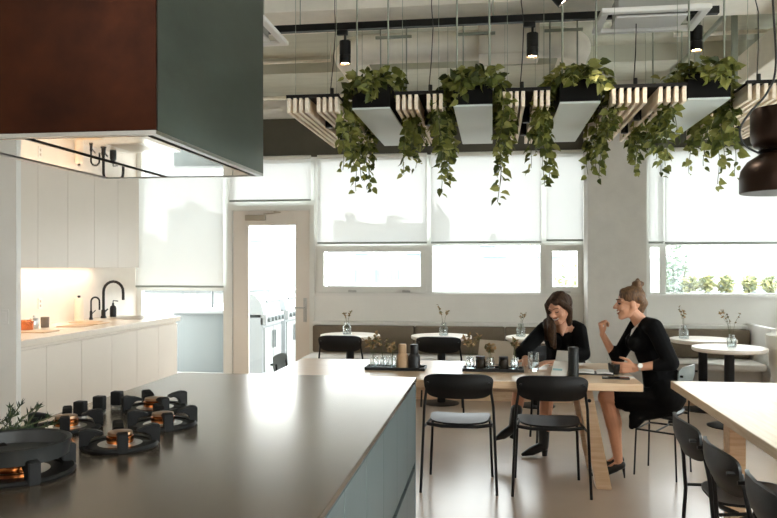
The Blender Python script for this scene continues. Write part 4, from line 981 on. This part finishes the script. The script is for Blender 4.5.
boot((.40,6.12,.13), (.235,6.06,.022), (0,0,1))
boot((.165,6.0,.285), (.025,5.95,.165), (.18,.05,.98))

# ------------------------------------------------------------------ outside
struct(MB().box(-14, 14, BY+.1, 15, -.15, -.02).build('terrace_ground', TERR))
t = thing('parapet', 'pale terrace parapet beyond the back windows', 'parapet', (0, 14.9, -.02))
MB().box(-14, 14, 14.7, 14.9, -.02, 1.0).build('wall_panel', EXTW, t); MB().box(-14, 14, 14.66, 14.94, 1.0, 1.05).build('coping', EXTM, t)
t = thing('outdoor_counter', 'grey outdoor kitchen counter seen through the left window', 'counter', (-4.1, 11, -.02))
MB().box(-4.62, -3.55, 10.5, 14.5, -.02, .84).build('body', EXTM, t); MB().box(-4.7, -3.5, 10.4, 14.5, .84, .88).build('worktop', EXTW, t)
MB().tube([(-4.3,11.2,.88),(-4.3,11.2,1.15),(-4.2,11.2,1.2),(-4.1,11.2,1.12)], .02).build('tap', EXTM, t, smooth=50)
def grill(y0, label):
    t = thing('barbecue_grill', label, 'grill', (-3.4, y0+.45, -.02), 'barbecue grills on the terrace')
    x1 = -3.15
    MB().box(-3.5, x1-.02, y0, y0+.9, -.02, .80).build('cabinet', GRILLM, t)
    for k in (0, 1):
        dd = MB().box(x1-.02, x1, y0+.04+k*.42, y0+.44+k*.42, .04, .66).build('door', EXTW, t); MB().tube([(x1+.02,y0+.38+k*.1,.35),(x1+.02,y0+.38+k*.1,.6)], .012).build('handle', EXTM, dd)
    MB().box(x1-.05, x1+.03, y0, y0+.9, .70, .84).build('control_panel', EXTW, t)
    for k in range(5): MB().tube([(x1+.03,y0+.1+k*.17,.77),(x1+.07,y0+.1+k*.17,.77)], .035, 14).build('knob', EXTM, t, smooth=40)
    pr = [(-3.48,.84),(-3.16,.84),(-3.2,1.0),(-3.3,1.12),(-3.42,1.14),(-3.48,1.08)]
    MB().prism(pr, y0+.03, y0+.87, 'y').build('lid', GRILLM, t)
    MB().tube([(-3.15,y0+.1,1.02),(-3.15,y0+.8,1.02)], .015).build('lid_handle', EXTM, t, smooth=40)
grill(10.15, 'stainless barbecue grill nearest the glass door outside'); grill(11.3, 'second stainless barbecue grill outside the glass door'); grill(12.45, 'third stainless barbecue grill outside, farthest from the door')
def shrub(name, label, x, y, z, r, h, n, m, seed, trunk=False, ls=.09, cat='shrub', group=None):
    rr = random.Random(seed); t = thing(name, label, cat, (x,y,z), group)
    lm, vm = MB(), MB()
    zc = z+h*.55
    for k in range(n):
        a, b2 = rr.uniform(0,2*pi), rr.uniform(-1,1); q = rr.random()**.4
        p = V((x+math.cos(a)*r*q*math.sqrt(1-b2*b2), y+math.sin(a)*r*q*math.sqrt(1-b2*b2), zc+b2*h*.45*q))
        lm.leaf(p, V((rr.uniform(-1,1),rr.uniform(-1,1),rr.uniform(-.3,1))), V((rr.uniform(-1,1),rr.uniform(-1,1),1)), ls, ls*.55)
    for k in range(7):
        a = rr.uniform(0,2*pi); vm.tube([(x,y,z),(x+math.cos(a)*r*.2,y+math.sin(a)*r*.2,z+h*.4),(x+math.cos(a)*r*.6,y+math.sin(a)*r*.6,z+h*.75)], .012 if trunk else .005, 5)
    vm.build('stem', STEM, t); lm.build('foliage', m, t)
EXTLEAF = leaf_mat('terrace_shrub_leaf', [S(104,116,92), S(150,152,112), S(176,172,118)], .35)
TREELEAF = leaf_mat('tree_leaf', [S(104,118,108), S(136,148,130)], .3)
t = thing('window_box', 'long pale planter box on the terrace outside the right window', 'planter', (3.4, 11.5, -.02))
MB().box(2.55, 4.6, 11.25, 11.75, -.02, 1.10).build('box', EXTW, t)
for i, (x, l) in enumerate([(2.84,'leftmost'),(3.07,'second from the left'),(3.34,'third from the left'),(3.66,'fourth from the left'),(3.95,'rightmost')]):
    shrub('terrace_shrub', 'small yellow-green shrub in the terrace planter, '+l, x, 11.5, 1.095, .105, .28, 150, EXTLEAF, 40+i, group='shrubs in the terrace planter')
shrub('young_tree', 'grey-green tree behind the terrace shrubs, left edge of right window', 3.12, 13.6, -.02, .3, 2.05, 600, TREELEAF, 50, True, .1, 'tree')
shrub('terrace_olive', 'bushy plant outside seen through the narrow window by the column', 1.25, 12.5, -.02, .35, 1.6, 400, EXTLEAF, 51, True, .09, 'tree')
F1 = facade_mat('facade_pale', S(160,164,166), S(120,130,136), 3.0, 3.2); F2 = facade_mat('facade_blue', S(156,164,168), S(88,120,134), 1.5, 1.4); F3 = facade_mat('facade_grey', S(150,158,162), S(124,132,138), 4.5, 3.4)
blds = [(-12.8,-10.9,60,5.1,F1,'slim tower silhouette left behind the blind right of the door'),(-10.2,-5.4,60,4.8,F3,'broad block silhouette behind the blind right of the door'),(-5.1,-4.0,62,5.8,F1,'tall slab silhouette at the mullion between two blinds'),
        (-27,-24.5,60,6.1,F3,'domed tower silhouette behind the kitchen window blind'),(-36,-28,64,3.6,F1,'low block left of the tower behind the kitchen blind'),
        (-6.3,-5.2,34,1.6,F2,'small building with blue glazing seen through the hopper window'),(-9.5,-2.001,43,2.3,F1,'long white terrace block seen through the hopper window'),
        (-1.999,5.2,43,2.1,F1,'row of flat-roofed houses seen through the middle window'),(-1.0,1.6,54,3.0,F3,'higher gabled house above the flat-roofed row'),(6,13,54,1.9,F3,'low pale block beyond the narrow window by the column'),
        (-20,-13,46,3.2,F1,'pale block seen through the glass door'),(14,24,60,1.4,F1,'distant low block beyond the terrace shrubs')]
for x0, x1, y, z, m, l in blds:
    t = thing('city_building', 'faint distant '+l, 'building', ((x0+x1)/2, y, -15))
    MB().box(x0, x1, y, y+8, -15, z).build('facade', m, t); MB().box(x0, x1, y-.15, y+8, z, z+.25).build('roof_edge', EXTW, t)
    MB().box(x0+.3*(x1-x0), x0+.5*(x1-x0), y+2, y+5, z+.25, z+1.0).build('roof_box', EXTW, t)
struct(MB().box(-120, 120, 15.5, 140, -15.2, -15).build('city_ground', EXTW))

# ------------------------------------------------------------------ light, camera
w = bpy.data.worlds.new('overcast_sky'); sc.world = w; w.use_nodes = True
N = w.node_tree.nodes; L = w.node_tree.links; bg = N['Background']
bg.inputs[0].default_value = (.95,.99,1,1); bg.inputs[1].default_value = 7.0
def area(name, loc, rot, sx, sy, e, col, parent=None):
    l = bpy.data.lights.new(name, 'AREA'); l.shape = 'RECTANGLE'; l.size = sx; l.size_y = sy; l.energy = e; l.color = col
    o = bpy.data.objects.new(name, l); COL.objects.link(o); o.location = loc; o.rotation_euler = rot; return o
sl = bpy.data.lights.new('soft_sun', 'SUN'); sl.energy = .9; sl.angle = math.radians(14); sl.color = (1,.98,.95)
so = bpy.data.objects.new('soft_sun', sl); COL.objects.link(so); so.location = (8,14,12); so.rotation_euler = V((-.62,-.42,-.66)).to_track_quat('-Z','Y').to_euler()
# unseen fill lamps, added behind the camera to brighten the room
for x, y in ((-2.6,-1.4),(1.2,-1.4)):
    t = thing('fill_lamp', 'unseen fill light added behind the camera, %s side' % ('kitchen' if x < 0 else 'window'), 'light', (x,y,3.5))
    MB().box(x-.6,x+.6,y-.3,y+.3,3.53,CH-.001).build('housing', WHITE, t)
    o = area('fill_area', (0,0,.025), (0,0,0), 1.15, .55, 65, (1,.97,.92)); o.parent = t
cam = bpy.data.cameras.new('camera'); co = bpy.data.objects.new('camera', cam); COL.objects.link(co); sc.camera = co
cam.sensor_fit = 'HORIZONTAL'; cam.sensor_width = 36; cam.lens = 755/777*36; cam.shift_y = 8.5/777
co.location = (0,0,1.5); co.rotation_euler = (pi/2, 0, math.atan(104.5/755)); cam.clip_end = 400
for o in bpy.data.objects:
    if '_o' in o.keys(): del o['_o']
vs = sc.view_settings; vs.view_transform = 'Standard'; vs.look = 'None'; vs.gamma = 1; vs.use_curve_mapping = False; vs.exposure = .64
cy = sc.cycles; cy.max_bounces = 8; cy.transparent_max_bounces = 12; cy.diffuse_bounces = 5; cy.sample_clamp_indirect = 6; cy.caustics_reflective = False; cy.caustics_refractive = False
cy.use_denoising = True
